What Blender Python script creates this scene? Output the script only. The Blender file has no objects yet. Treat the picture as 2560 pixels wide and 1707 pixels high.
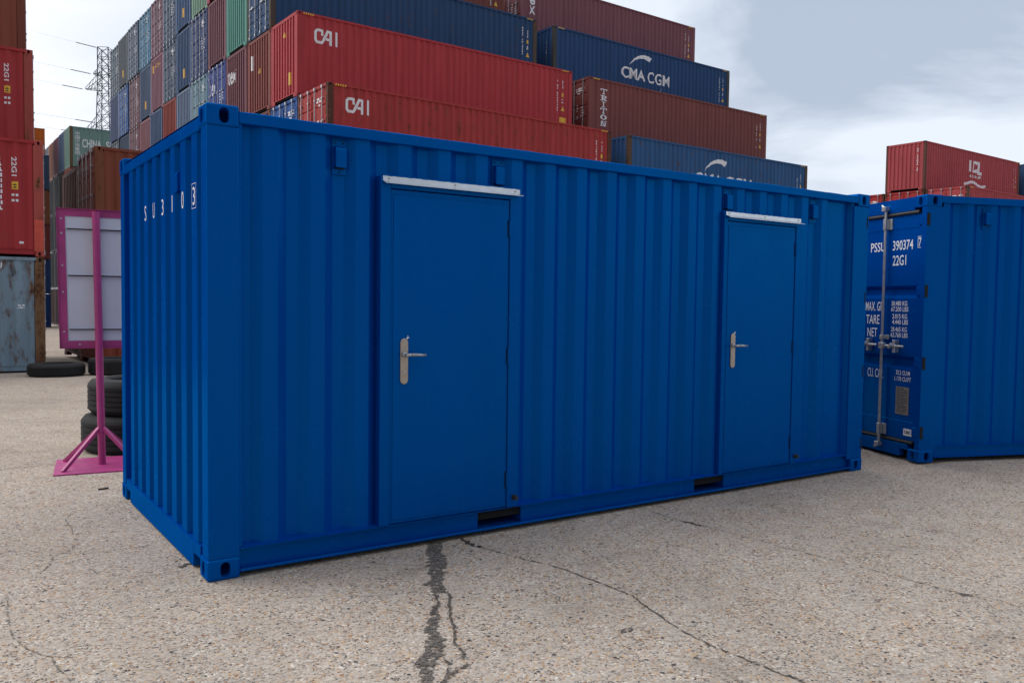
import bpy, bmesh, math, random
from mathutils import Vector, Matrix
random.seed(7)
sc = bpy.context.scene
# ------------------------------------------------------------------ camera
cam_d = bpy.data.cameras.new('camera'); cam = bpy.data.objects.new('camera', cam_d); sc.collection.objects.link(cam)
R_ = Vector((0.82254024, -0.56855996, 0.01292774)); U_ = Vector((0.01601884, 0.04588541, 0.99881826)); F_ = Vector((0.56848127, 0.82136112, -0.04685027))
M = Matrix.Identity(4)
for i in range(3):
    M[i][0] = R_[i]; M[i][1] = U_[i]; M[i][2] = -F_[i]
M.translation = Vector((-1.24412195, -4.68134319, 1.55216013))
cam.matrix_world = M
cam_d.lens = 29.839; cam_d.sensor_width = 36; cam_d.sensor_fit = 'HORIZONTAL'; cam_d.clip_end = 3000; cam_d.clip_start = 0.05
sc.camera = cam
# ------------------------------------------------------------------ sky and sun
SUN_AZ = math.radians(-52)      # from +Y towards -X
SUN_EL = math.radians(43)
sun_dir = Vector((math.sin(SUN_AZ) * math.cos(SUN_EL), math.cos(SUN_AZ) * math.cos(SUN_EL), math.sin(SUN_EL)))
w = bpy.data.worlds.new('World'); sc.world = w; w.use_nodes = True
nt = w.node_tree; nt.nodes.clear()
def N(nt, t, **k):
    n = nt.nodes.new(t)
    for a, b in k.items(): setattr(n, a, b)
    return n
def L(nt, a, b): nt.links.new(a, b)
sky = N(nt, 'ShaderNodeTexSky', sky_type='NISHITA', sun_disc=False, sun_elevation=SUN_EL, sun_rotation=SUN_AZ)
tc = N(nt, 'ShaderNodeTexCoord')
mp = N(nt, 'ShaderNodeMapping'); mp.inputs['Scale'].default_value = (1.0, 1.0, 2.6); mp.inputs['Location'].default_value = (0.35, 1.9, 0.2)
L(nt, tc.outputs['Generated'], mp.inputs['Vector'])
nz = N(nt, 'ShaderNodeTexNoise'); nz.inputs['Scale'].default_value = 2.0; nz.inputs['Detail'].default_value = 10; nz.inputs['Roughness'].default_value = 0.57; nz.inputs['Distortion'].default_value = 0.35
L(nt, mp.outputs[0], nz.inputs['Vector'])
cr = N(nt, 'ShaderNodeValToRGB'); cr.color_ramp.elements[0].position = 0.42; cr.color_ramp.elements[1].position = 0.60
cr.color_ramp.elements[0].color = (5.1, 5.9, 7.3, 1); cr.color_ramp.elements[1].color = (8.9, 9.6, 10.6, 1)
L(nt, nz.outputs['Fac'], cr.inputs['Fac'])
dt = N(nt, 'ShaderNodeVectorMath', operation='DOT_PRODUCT'); L(nt, tc.outputs['Generated'], dt.inputs[0]); dt.inputs[1].default_value = sun_dir
gl = N(nt, 'ShaderNodeMapRange', interpolation_type='SMOOTHSTEP'); gl.inputs['From Min'].default_value = 0.28; gl.inputs['From Max'].default_value = 0.82
L(nt, dt.outputs['Value'], gl.inputs['Value'])
gm = N(nt, 'ShaderNodeMixRGB', blend_type='MIX'); gm.inputs[2].default_value = (15.0, 15.1, 15.6, 1)
L(nt, gl.outputs[0], gm.inputs[0]); L(nt, cr.outputs[0], gm.inputs[1])
sp = N(nt, 'ShaderNodeSeparateXYZ'); L(nt, tc.outputs['Generated'], sp.inputs[0])
ze = N(nt, 'ShaderNodeMapRange'); ze.inputs['From Min'].default_value = 0.35; ze.inputs['From Max'].default_value = 1.0; ze.inputs['To Min'].default_value = 1.0; ze.inputs['To Max'].default_value = 1.35
L(nt, sp.outputs['Z'], ze.inputs['Value'])
bd = N(nt, 'ShaderNodeVectorMath', operation='DOT_PRODUCT'); L(nt, tc.outputs['Generated'], bd.inputs[0]); bd.inputs[1].default_value = (-0.78, -0.62, 0.05)
bk = N(nt, 'ShaderNodeMapRange', interpolation_type='SMOOTHSTEP'); bk.inputs['From Min'].default_value = -0.3; bk.inputs['From Max'].default_value = 0.9; bk.inputs['To Min'].default_value = 1.0; bk.inputs['To Max'].default_value = 0.42
L(nt, bd.outputs['Value'], bk.inputs['Value'])
zb_ = N(nt, 'ShaderNodeMath', operation='MULTIPLY'); L(nt, ze.outputs[0], zb_.inputs[0]); L(nt, bk.outputs[0], zb_.inputs[1])
vm = N(nt, 'ShaderNodeVectorMath', operation='SCALE'); L(nt, gm.outputs[0], vm.inputs[0]); L(nt, zb_.outputs[0], vm.inputs['Scale'])
fm = N(nt, 'ShaderNodeMixRGB'); fm.inputs[0].default_value = 0.93
L(nt, sky.outputs[0], fm.inputs[1]); L(nt, vm.outputs[0], fm.inputs[2])
bg = N(nt, 'ShaderNodeBackground'); bg.inputs['Strength'].default_value = 0.1
L(nt, fm.outputs[0], bg.inputs['Color'])
wo = N(nt, 'ShaderNodeOutputWorld'); L(nt, bg.outputs[0], wo.inputs['Surface'])
sl = bpy.data.lights.new('sun', 'SUN'); so = bpy.data.objects.new('sun', sl); sc.collection.objects.link(so)
sl.energy = 1.5; sl.angle = math.radians(45); sl.color = (1.0, 0.97, 0.93)
so.rotation_euler = sun_dir.to_track_quat('Z', 'Y').to_euler()
sc.view_settings.view_transform = 'Standard'; sc.view_settings.look = 'None'; sc.view_settings.exposure = 0.0; sc.view_settings.gamma = 1.0
try: sc.view_settings.use_curve_mapping = False
except Exception: pass
sc.render.engine = 'CYCLES'; sc.cycles.use_denoising = True; sc.cycles.max_bounces = 8

# ------------------------------------------------------------------ helpers
def lin(r, g, b):
    f = lambda c: (c / 255 / 12.92) if c / 255 <= 0.04045 else ((c / 255 + 0.055) / 1.055) ** 2.4
    return (f(r), f(g), f(b))
COL = sc.collection
class MB:
    def __init__(s): s.v = []; s.f = []; s.m = []
    def add(s, vs, fs, mi=0):
        o = len(s.v); s.v += [tuple(v) for v in vs]; s.f += [tuple(i + o for i in f) for f in fs]; s.m += [mi] * len(fs)
    def box(s, x0, x1, y0, y1, z0, z1, mi=0):
        s.add([(x0,y0,z0),(x1,y0,z0),(x1,y1,z0),(x0,y1,z0),(x0,y0,z1),(x1,y0,z1),(x1,y1,z1),(x0,y1,z1)],
              [(0,3,2,1),(4,5,6,7),(0,1,5,4),(1,2,6,5),(2,3,7,6),(3,0,4,7)], mi)
    def rod(s, a, b, r, n=8, mi=0, r2=None, sq=False):
        a = Vector(a); b = Vector(b); d = (b - a).normalized()
        t = Vector((0,0,1)) if abs(d.z) < 0.9 else Vector((1,0,0))
        u = d.cross(t).normalized(); v = d.cross(u)
        r2 = r if r2 is None else r2; vs = []
        ph = math.pi / 4 if sq else 0
        for c, rr in ((a, r), (b, r2)):
            for i in range(n):
                an = 2 * math.pi * i / n + ph; vs.append(c + (u * math.cos(an) + v * math.sin(an)) * rr)
        fs = [(i, (i + 1) % n, n + (i + 1) % n, n + i) for i in range(n)] + [tuple(range(n - 1, -1, -1)), tuple(range(n, 2 * n))]
        s.add(vs, fs, mi)
    def prism(s, pts, axis, a, b, mi=0):
        # pts: 2D outline, extruded along axis from a to b
        def P(p, t):
            return {'x': (t, p[0], p[1]), 'y': (p[0], t, p[1]), 'z': (p[0], p[1], t)}[axis]
        n = len(pts)
        s.add([P(p, a) for p in pts] + [P(p, b) for p in pts],
              [tuple(range(n)), tuple(range(2 * n - 1, n - 1, -1))] + [(i, i + n, (i + 1) % n + n, (i + 1) % n) for i in range(n)], mi)
    def mesh(s, name, mats, bevel=0, smooth=False, seg=1):
        me = bpy.data.meshes.new(name); me.from_pydata(s.v, [], s.f)
        if not isinstance(mats, (list, tuple)): mats = [mats]
        for m in mats: me.materials.append(m)
        for p, i in zip(me.polygons, s.m): p.material_index = i
        bm = bmesh.new(); bm.from_mesh(me)
        bmesh.ops.recalc_face_normals(bm, faces=bm.faces)
        if bevel:
            es = [e for e in bm.edges if len(e.link_faces) == 2 and e.calc_face_angle(0) > 0.6]
            bmesh.ops.bevel(bm, geom=es, offset=bevel, segments=seg, affect='EDGES', profile=0.5, clamp_overlap=True)
        bm.to_mesh(me); bm.free()
        if smooth:
            for p in me.polygons: p.use_smooth = True
        return me
def ob(name, me, parent=None, loc=(0,0,0), rz=0, col=None, scale=None, label=None, cat=None, group=None, kind=None, rot=None):
    o = bpy.data.objects.new(name, me); COL.objects.link(o)
    o.parent = parent; o.location = loc; o.rotation_euler = rot if rot else (0,0,rz)
    if scale: o.scale = scale
    if col: o.color = col
    if label: o['label'] = label
    if cat: o['category'] = cat
    if group: o['group'] = group
    if kind: o['kind'] = kind
    return o
def thing(name, label, cat, loc, rz=0, group=None):
    o = ob(name, None, None, loc, rz, label=label, cat=cat, group=group); o.empty_display_size = 0.2
    return o

# ------------------------------------------------------------------ materials
def newmat(name):
    m = bpy.data.materials.new(name); m.use_nodes = True; t = m.node_tree
    return m, t, t.nodes['Principled BSDF']
def paint_mat(name, rough=0.42, wear=True, spec=0.5, tint=None):
    # colour comes from the object's own colour, its wear (rust) from that colour's alpha
    m, t, b = newmat(name)
    oi = N(t, 'ShaderNodeObjectInfo'); tc = N(t, 'ShaderNodeTexCoord')
    ad = N(t, 'ShaderNodeVectorMath', operation='ADD')
    mu = N(t, 'ShaderNodeMath', operation='MULTIPLY'); mu.inputs[1].default_value = 37.0
    L(t, oi.outputs['Random'], mu.inputs[0]); L(t, tc.outputs['Object'], ad.inputs[0]); L(t, mu.outputs[0], ad.inputs[1])
    # streaks running down the steel
    mp = N(t, 'ShaderNodeMapping'); mp.inputs['Scale'].default_value = (3.2, 3.2, 0.22); L(t, ad.outputs[0], mp.inputs[0])
    n1 = N(t, 'ShaderNodeTexNoise'); n1.inputs['Scale'].default_value = 1.6; n1.inputs['Detail'].default_value = 5; L(t, mp.outputs[0], n1.inputs['Vector'])
    r1 = N(t, 'ShaderNodeMapRange'); r1.inputs['From Min'].default_value = 0.3; r1.inputs['From Max'].default_value = 0.7
    r1.inputs['To Min'].default_value = 0.86 if wear else 0.94; r1.inputs['To Max'].default_value = 1.12 if wear else 1.05
    L(t, n1.outputs['Fac'], r1.inputs['Value'])
    sc_ = N(t, 'ShaderNodeVectorMath', operation='SCALE'); L(t, oi.outputs['Color'], sc_.inputs[0]); L(t, r1.outputs[0], sc_.inputs['Scale'])
    col = sc_.outputs[0]
    n2 = N(t, 'ShaderNodeTexNoise'); n2.inputs['Scale'].default_value = 2.3; n2.inputs['Detail'].default_value = 9; n2.inputs['Roughness'].default_value = 0.66
    if wear:
        mp2 = N(t, 'ShaderNodeMapping'); mp2.inputs['Scale'].default_value = (2.6, 2.6, 0.8); L(t, ad.outputs[0], mp2.inputs[0]); L(t, mp2.outputs[0], n2.inputs['Vector'])
        th = N(t, 'ShaderNodeMath', operation='MULTIPLY_ADD'); th.inputs[1].default_value = 0.30; L(t, oi.outputs['Alpha'], th.inputs[0]); L(t, n2.outputs['Fac'], th.inputs[2])
        r2 = N(t, 'ShaderNodeMapRange'); r2.inputs['From Min'].default_value = 0.69; r2.inputs['From Max'].default_value = 0.84; L(t, th.outputs[0], r2.inputs['Value'])
        rc = N(t, 'ShaderNodeValToRGB'); rc.color_ramp.elements[0].color = (0.06, 0.024, 0.012, 1); rc.color_ramp.elements[1].color = (0.17, 0.085, 0.045, 1)
        rc.color_ramp.elements[0].position = 0.35; rc.color_ramp.elements[1].position = 0.65
        n3 = N(t, 'ShaderNodeTexNoise'); n3.inputs['Scale'].default_value = 14; n3.inputs['Detail'].default_value = 4; L(t, ad.outputs[0], n3.inputs['Vector']); L(t, n3.outputs['Fac'], rc.inputs['Fac'])
        mx = N(t, 'ShaderNodeMixRGB'); L(t, r2.outputs[0], mx.inputs[0]); L(t, col, mx.inputs[1]); L(t, rc.outputs[0], mx.inputs[2])
        col = mx.outputs[0]
        rr = N(t, 'ShaderNodeMapRange'); rr.inputs['To Min'].default_value = rough; rr.inputs['To Max'].default_value = 0.9; L(t, r2.outputs[0], rr.inputs['Value']); L(t, rr.outputs[0], b.inputs['Roughness'])
    else:
        L(t, ad.outputs[0], n2.inputs['Vector'])
        # a few dusty flecks and scuffs on otherwise fresh paint
        n4 = N(t, 'ShaderNodeTexNoise'); n4.inputs['Scale'].default_value = 22; n4.inputs['Detail'].default_value = 8; n4.inputs['Roughness'].default_value = 0.75; L(t, ad.outputs[0], n4.inputs['Vector'])
        r4 = N(t, 'ShaderNodeMapRange'); r4.inputs['From Min'].default_value = 0.66; r4.inputs['From Max'].default_value = 0.74; r4.inputs['To Max'].default_value = 0.07; L(t, n4.outputs['Fac'], r4.inputs['Value'])
        mx = N(t, 'ShaderNodeMixRGB'); mx.inputs[2].default_value = (0.12, 0.24, 0.42, 1); L(t, r4.outputs[0], mx.inputs[0]); L(t, col, mx.inputs[1]); col = mx.outputs[0]
        rr = N(t, 'ShaderNodeMapRange'); rr.inputs['From Min'].default_value = 0.3; rr.inputs['From Max'].default_value = 0.7
        rr.inputs['To Min'].default_value = rough - 0.07; rr.inputs['To Max'].default_value = rough + 0.1; L(t, n2.outputs['Fac'], rr.inputs['Value']); L(t, rr.outputs[0], b.inputs['Roughness'])
    L(t, col, b.inputs['Base Color'])
    bp = N(t, 'ShaderNodeBump'); bp.inputs['Strength'].default_value = 0.12 if wear else 0.05; bp.inputs['Distance'].default_value = 0.012
    n5 = N(t, 'ShaderNodeTexNoise'); n5.inputs['Scale'].default_value = 3.0; n5.inputs['Detail'].default_value = 3; L(t, ad.outputs[0], n5.inputs['Vector'])
    L(t, n5.outputs['Fac'], bp.inputs['Height']); L(t, bp.outputs[0], b.inputs['Normal'])
    b.inputs['Specular IOR Level'].default_value = spec
    if tint:
        # coloured clear sheen: a tinted glossy layer whose share follows the viewing angle
        b.inputs['Specular IOR Level'].default_value = 0.0
        gl_ = N(t, 'ShaderNodeBsdfGlossy'); gl_.inputs['Color'].default_value = (*tint, 1); L(t, rr.outputs[0], gl_.inputs['Roughness']); L(t, bp.outputs[0], gl_.inputs['Normal'])
        lw_ = N(t, 'ShaderNodeLayerWeight'); L(t, bp.outputs[0], lw_.inputs['Normal'])
        pw_ = N(t, 'ShaderNodeMath', operation='POWER'); pw_.inputs[1].default_value = 4.0; L(t, lw_.outputs['Facing'], pw_.inputs[0])
        mi_ = N(t, 'ShaderNodeMath', operation='MULTIPLY_ADD'); mi_.inputs[1].default_value = 0.26; mi_.inputs[2].default_value = 0.08; L(t, pw_.outputs[0], mi_.inputs[0])
        ms_ = N(t, 'ShaderNodeMixShader'); L(t, mi_.outputs[0], ms_.inputs[0]); L(t, b.outputs[0], ms_.inputs[1]); L(t, gl_.outputs[0], ms_.inputs[2])
        L(t, ms_.outputs[0], t.nodes['Material Output'].inputs['Surface'])
    return m
def plain(name, col, rough=0.6, metal=0.0, var=0.15, scale=6.0, bump=0.0):
    m, t, b = newmat(name)
    tc = N(t, 'ShaderNodeTexCoord'); n = N(t, 'ShaderNodeTexNoise'); n.inputs['Scale'].default_value = scale; n.inputs['Detail'].default_value = 6
    L(t, tc.outputs['Object'], n.inputs['Vector'])
    r = N(t, 'ShaderNodeMapRange'); r.inputs['From Min'].default_value = 0.3; r.inputs['From Max'].default_value = 0.7; r.inputs['To Min'].default_value = 1 - var; r.inputs['To Max'].default_value = 1 + var
    L(t, n.outputs['Fac'], r.inputs['Value'])
    s = N(t, 'ShaderNodeVectorMath', operation='SCALE'); s.inputs[0].default_value = col; L(t, r.outputs[0], s.inputs['Scale']); L(t, s.outputs[0], b.inputs['Base Color'])
    b.inputs['Roughness'].default_value = rough; b.inputs['Metallic'].default_value = metal
    if bump:
        bp = N(t, 'ShaderNodeBump'); bp.inputs['Strength'].default_value = bump; bp.inputs['Distance'].default_value = 0.01; L(t, n.outputs['Fac'], bp.inputs['Height']); L(t, bp.outputs[0], b.inputs['Normal'])
    return m
M_FRESH = paint_mat('fresh_blue_paint', 0.22, False, 0.5, (0.012, 0.46, 1.0))
M_PAINT = paint_mat('weathered_container_paint', 0.66, True, 0.22)
M_WHITE = plain('white_marking_paint', (0.74, 0.75, 0.78), 0.5, 0, 0.06, 20)
M_YEL = plain('yellow_marking', (0.72, 0.43, 0.03), 0.5, 0, 0.08, 20)
M_INK = plain('black_ink', (0.02, 0.02, 0.02), 0.6)
M_ALU = plain('mill_aluminium', (0.66, 0.68, 0.71), 0.30, 0.95, 0.08, 12)
M_STEEL = plain('brushed_stainless', (0.40, 0.355, 0.31), 0.34, 0.9, 0.08, 30)
M_GALV = plain('galvanised_steel', (0.44, 0.46, 0.48), 0.40, 0.8, 0.2, 18)
M_DARK = plain('dark_underside_and_shade', (0.011, 0.011, 0.012), 1.0)  # near black for undersides and slots, also for painted shadow strips
M_RUB = plain('black_rubber', (0.008, 0.0085, 0.010), 0.8, 0, 0.4, 7, 0.5)
M_GASK = plain('dark_door_gasket', (0.03, 0.03, 0.033), 0.55)
M_PLATE = plain('engraved_metal_plate', (0.25, 0.23, 0.21), 0.5, 0.3, 0.3, 60)
M_MAG = plain('magenta_paint', lin(172, 58, 122), 0.45, 0, 0.12, 7)
M_PANEL = plain('white_sign_sheet', (0.62, 0.64, 0.72), 0.5, 0, 0.04, 3)
M_LATT = plain('weathered_pylon_steel', (0.05, 0.053, 0.068), 0.7, 0.2, 0.2, 2)
M_GLASSY = plain('dark_insulator', (0.05, 0.05, 0.06), 0.4)
def tar_mat(name, col, thr):
    m, t, b = newmat(name)
    tc = N(t, 'ShaderNodeTexCoord'); n = N(t, 'ShaderNodeTexNoise'); n.inputs['Scale'].default_value = 26; n.inputs['Detail'].default_value = 6; n.inputs['Roughness'].default_value = 0.7
    L(t, tc.outputs['Object'], n.inputs['Vector'])
    v = N(t, 'ShaderNodeTexVoronoi'); v.inputs['Scale'].default_value = 95; L(t, tc.outputs['Object'], v.inputs['Vector'])
    sx = N(t, 'ShaderNodeSeparateXYZ'); L(t, v.outputs['Color'], sx.inputs[0])
    r = N(t, 'ShaderNodeValToRGB'); r.color_ramp.elements[0].color = (*[c * 0.45 for c in col], 1); r.color_ramp.elements[1].color = (*[c * 1.9 for c in col], 1)
    L(t, sx.outputs[0], r.inputs['Fac']); L(t, r.outputs[0], b.inputs['Base Color']); b.inputs['Roughness'].default_value = 0.85
    tr = N(t, 'ShaderNodeBsdfTransparent'); mx = N(t, 'ShaderNodeMixShader')
    st = N(t, 'ShaderNodeMapRange'); st.inputs['From Min'].default_value = thr - 0.05; st.inputs['From Max'].default_value = thr + 0.03; L(t, n.outputs['Fac'], st.inputs['Value'])
    L(t, st.outputs[0], mx.inputs[0]); L(t, tr.outputs[0], mx.inputs[1]); L(t, b.outputs[0], mx.inputs[2]); L(t, mx.outputs[0], t.nodes['Material Output'].inputs['Surface'])
    bp = N(t, 'ShaderNodeBump'); bp.inputs['Strength'].default_value = 0.6; bp.inputs['Distance'].default_value = 0.01; L(t, v.outputs['Distance'], bp.inputs['Height']); L(t, bp.outputs[0], b.inputs['Normal'])
    return m
M_TAR = tar_mat('tar_filled_break', (0.10, 0.086, 0.074), 0.455)
M_WIRE = plain('aluminium_conductor', (0.22, 0.24, 0.28), 0.5)
M_CRACK = tar_mat('open_crack', (0.07, 0.058, 0.048), 0.46)
M_HAIR = tar_mat('hairline_crack', (0.14, 0.12, 0.10), 0.51)
def ground_mat():
    m, t, b = newmat('exposed_aggregate_concrete')
    tc = N(t, 'ShaderNodeTexCoord')
    wn = N(t, 'ShaderNodeTexNoise'); wn.inputs['Scale'].default_value = 40; L(t, tc.outputs['Object'], wn.inputs['Vector'])
    wm = N(t, 'ShaderNodeMixRGB', blend_type='ADD'); wm.inputs[0].default_value = 0.02; L(t, tc.outputs['Object'], wm.inputs[1]); L(t, wn.outputs['Color'], wm.inputs[2])
    v = N(t, 'ShaderNodeTexVoronoi'); v.inputs['Scale'].default_value = 84; v.inputs['Randomness'].default_value = 1.0; L(t, wm.outputs[0], v.inputs['Vector'])
    sx = N(t, 'ShaderNodeSeparateXYZ'); L(t, v.outputs['Color'], sx.inputs[0])
    r = N(t, 'ShaderNodeValToRGB'); r.color_ramp.interpolation = 'CONSTANT'
    els = [(0.0, (0.03, 0.027, 0.027)), (0.075, (0.12, 0.078, 0.054)), (0.20, (0.33, 0.185, 0.09)), (0.31, (0.235, 0.195, 0.165)), (0.45, (0.40, 0.325, 0.26)), (0.70, (0.50, 0.43, 0.36)), (0.905, (0.66, 0.61, 0.53)), (0.945, (0.52, 0.32, 0.14))]
    e = r.color_ramp.elements
    e[0].position, e[0].color = els[0][0], (*els[0][1], 1); e[1].position, e[1].color = els[1][0], (*els[1][1], 1)
    for p, c in els[2:]:
        k = e.new(p); k.color = (*c, 1)
    L(t, sx.outputs[0], r.inputs['Fac'])
    # cement matrix between the stones
    v2 = N(t, 'ShaderNodeTexVoronoi', feature='DISTANCE_TO_EDGE'); v2.inputs['Scale'].default_value = 84; L(t, wm.outputs[0], v2.inputs['Vector'])
    r2 = N(t, 'ShaderNodeMapRange'); r2.inputs['From Min'].default_value = 0.02; r2.inputs['From Max'].default_value = 0.14; L(t, v2.outputs['Distance'], r2.inputs['Value'])
    n0 = N(t, 'ShaderNodeTexNoise'); n0.inputs['Scale'].default_value = 5; n0.inputs['Detail'].default_value = 8; n0.inputs['Roughness'].default_value = 0.7; L(t, tc.outputs['Object'], n0.inputs['Vector'])
    cm = N(t, 'ShaderNodeMapRange'); cm.inputs['From Min'].default_value = 0.42; cm.inputs['From Max'].default_value = 0.62; cm.inputs['To Min'].default_value = 1.0; cm.inputs['To Max'].default_value = 0.55; L(t, n0.outputs['Fac'], cm.inputs['Value'])
    mm = N(t, 'ShaderNodeMath', operation='MULTIPLY'); L(t, r2.outputs[0], mm.inputs[0]); L(t, cm.outputs[0], mm.inputs[1])
    mx = N(t, 'ShaderNodeMixRGB'); mx.inputs[1].default_value = (0.415, 0.372, 0.325, 1); L(t, mm.outputs[0], mx.inputs[0]); L(t, r.outputs[0], mx.inputs[2])
    # sparse bigger pebbles
    v3 = N(t, 'ShaderNodeTexVoronoi'); v3.inputs['Scale'].default_value = 30; L(t, wm.outputs[0], v3.inputs['Vector'])
    s3 = N(t, 'ShaderNodeSeparateXYZ'); L(t, v3.outputs['Color'], s3.inputs[0])
    a3 = N(t, 'ShaderNodeMath', operation='GREATER_THAN'); a3.inputs[1].default_value = 0.86; L(t, s3.outputs[0], a3.inputs[0])
    b3 = N(t, 'ShaderNodeMath', operation='LESS_THAN'); b3.inputs[1].default_value = 0.30; L(t, v3.outputs['Distance'], b3.inputs[0])
    c3 = N(t, 'ShaderNodeMath', operation='MULTIPLY'); L(t, a3.outputs[0], c3.inputs[0]); L(t, b3.outputs[0], c3.inputs[1])
    p3 = N(t, 'ShaderNodeValToRGB'); p3.color_ramp.interpolation = 'CONSTANT'
    pe = p3.color_ramp.elements; pe[0].color = (0.05, 0.05, 0.055, 1); pe[1].position = 0.4; pe[1].color = (0.26, 0.14, 0.075, 1); k = pe.new(0.7); k.color = (0.38, 0.26, 0.15, 1)
    L(t, s3.outputs[1], p3.inputs['Fac'])
    m3 = N(t, 'ShaderNodeMixRGB'); L(t, c3.outputs[0], m3.inputs[0]); L(t, mx.outputs[0], m3.inputs[1]); L(t, p3.outputs[0], m3.inputs[2])
    # broad wear and damp patches
    nb = N(t, 'ShaderNodeTexNoise'); nb.inputs['Scale'].default_value = 0.55; nb.inputs['Detail'].default_value = 7; nb.inputs['Roughness'].default_value = 0.62; nb.inputs['Distortion'].default_value = 0.6; L(t, tc.outputs['Object'], nb.inputs['Vector'])
    rb = N(t, 'ShaderNodeMapRange'); rb.inputs['From Min'].default_value = 0.3; rb.inputs['From Max'].default_value = 0.68; rb.inputs['To Min'].default_value = 0.90; rb.inputs['To Max'].default_value = 1.20; L(t, nb.outputs['Fac'], rb.inputs['Value'])
    sb = N(t, 'ShaderNodeVectorMath', operation='SCALE'); L(t, m3.outputs[0], sb.inputs[0]); L(t, rb.outputs[0], sb.inputs['Scale'])
    # patches where the binder is browner
    nh = N(t, 'ShaderNodeTexNoise'); nh.inputs['Scale'].default_value = 2.4; nh.inputs['Detail'].default_value = 7; nh.inputs['Roughness'].default_value = 0.65; L(t, tc.outputs['Object'], nh.inputs['Vector'])
    rh = N(t, 'ShaderNodeValToRGB'); rh.color_ramp.elements[0].position = 0.36; rh.color_ramp.elements[1].position = 0.64; rh.color_ramp.elements[0].color = (1.0, 1.0, 1.0, 1); rh.color_ramp.elements[1].color = (0.965, 0.935, 0.905, 1); L(t, nh.outputs['Fac'], rh.inputs['Fac'])
    mh = N(t, 'ShaderNodeMixRGB', blend_type='MULTIPLY'); mh.inputs[0].default_value = 1.0; L(t, sb.outputs[0], mh.inputs[1]); L(t, rh.outputs[0], mh.inputs[2])
    # oily stains and tyre-rubbed patches with soft ragged edges
    no = N(t, 'ShaderNodeTexNoise'); no.inputs['Scale'].default_value = 1.35; no.inputs['Detail'].default_value = 10; no.inputs['Roughness'].default_value = 0.72
    mo = N(t, 'ShaderNodeMapping'); mo.inputs['Rotation'].default_value = (0, 0, 0.5); mo.inputs['Scale'].default_value = (0.8, 1.6, 1); L(t, tc.outputs['Object'], mo.inputs[0]); L(t, mo.outputs[0], no.inputs['Vector'])
    ro = N(t, 'ShaderNodeMapRange'); ro.inputs['From Min'].default_value = 0.56; ro.inputs['From Max'].default_value = 0.74; ro.inputs['To Max'].default_value = 0.5; L(t, no.outputs['Fac'], ro.inputs['Value'])
    so_ = N(t, 'ShaderNodeMixRGB'); so_.inputs[2].default_value = (0.13, 0.108, 0.09, 1); L(t, ro.outputs[0], so_.inputs[0]); L(t, mh.outputs[0], so_.inputs[1])
    L(t, so_.outputs[0], b.inputs['Base Color'])
    b.inputs['Roughness'].default_value = 0.86; b.inputs['Specular IOR Level'].default_value = 0.25
    bp = N(t, 'ShaderNodeBump'); bp.inputs['Strength'].default_value = 0.45; bp.inputs['Distance'].default_value = 0.006; L(t, v2.outputs['Distance'], bp.inputs['Height']); L(t, bp.outputs[0], b.inputs['Normal'])
    return m
M_GROUND = ground_mat()

# ------------------------------------------------------------------ ground
def sstep(a, b, x):
    t = min(1, max(0, (x - a) / (b - a))); return t * t * (3 - 2 * t)
def gz(x, y):
    z = -0.0125 * max(0.0, y - 3.0) if y < 90 else -0.0125 * 87
    return z + 0.035 * sstep(6.1, 7.0, x) * (1 - sstep(4, 9, y))
def axis_samples(lo, hi):
    s = set()
    x = -30.0
    while x <= 40: s.add(round(x, 3)); x += 0.5
    for v in (lo, lo / 2, -200, -100, -60, -45, 55, 75, 90, 120, 200, hi / 2, hi): s.add(float(v))
    return sorted(s)
gxs, gys = axis_samples(-900, 900), axis_samples(-900, 900)
mb = MB(); nx = len(gxs)
mb.add([(x, y, gz(x, y)) for y in gys for x in gxs], [(j * nx + i, j * nx + i + 1, (j + 1) * nx + i + 1, (j + 1) * nx + i) for j in range(len(gys) - 1) for i in range(nx - 1)])
ob('ground', mb.mesh('ground', M_GROUND, smooth=True), kind='structure', label='beige exposed aggregate concrete yard with cracks')
def ribbon(name, pts, wd, mat, lift=0.004, jit=0.4, sub=5):
    P = []
    for (a, b) in zip(pts[:-1], pts[1:]):
        for k in range(sub):
            t = k / sub; P.append((a[0] + (b[0] - a[0]) * t, a[1] + (b[1] - a[1]) * t))
    P.append(pts[-1]); vs = []; n = len(P)
    for i, p in enumerate(P):
        q0 = P[max(0, i - 1)]; q1 = P[min(n - 1, i + 1)]
        d = Vector((q1[0] - q0[0], q1[1] - q0[1])); d = d.normalized() if d.length > 1e-6 else Vector((1, 0)); nn = Vector((-d.y, d.x))
        jx = random.uniform(-1, 1) * wd * 0.55; ww = wd * (0.5 + random.uniform(-jit, jit) * 0.5) * (0.25 if i in (0, n - 1) else 1)
        for s in (-1, 1):
            x = p[0] + nn.x * (jx + s * ww); y = p[1] + nn.y * (jx + s * ww); vs.append((x, y, gz(x, y) + lift))
    m = MB(); m.add(vs, [(2 * i, 2 * i + 1, 2 * i + 3, 2 * i + 2) for i in range(n - 1)])
    return ob(name, m.mesh(name, mat), kind='structure')
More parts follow.
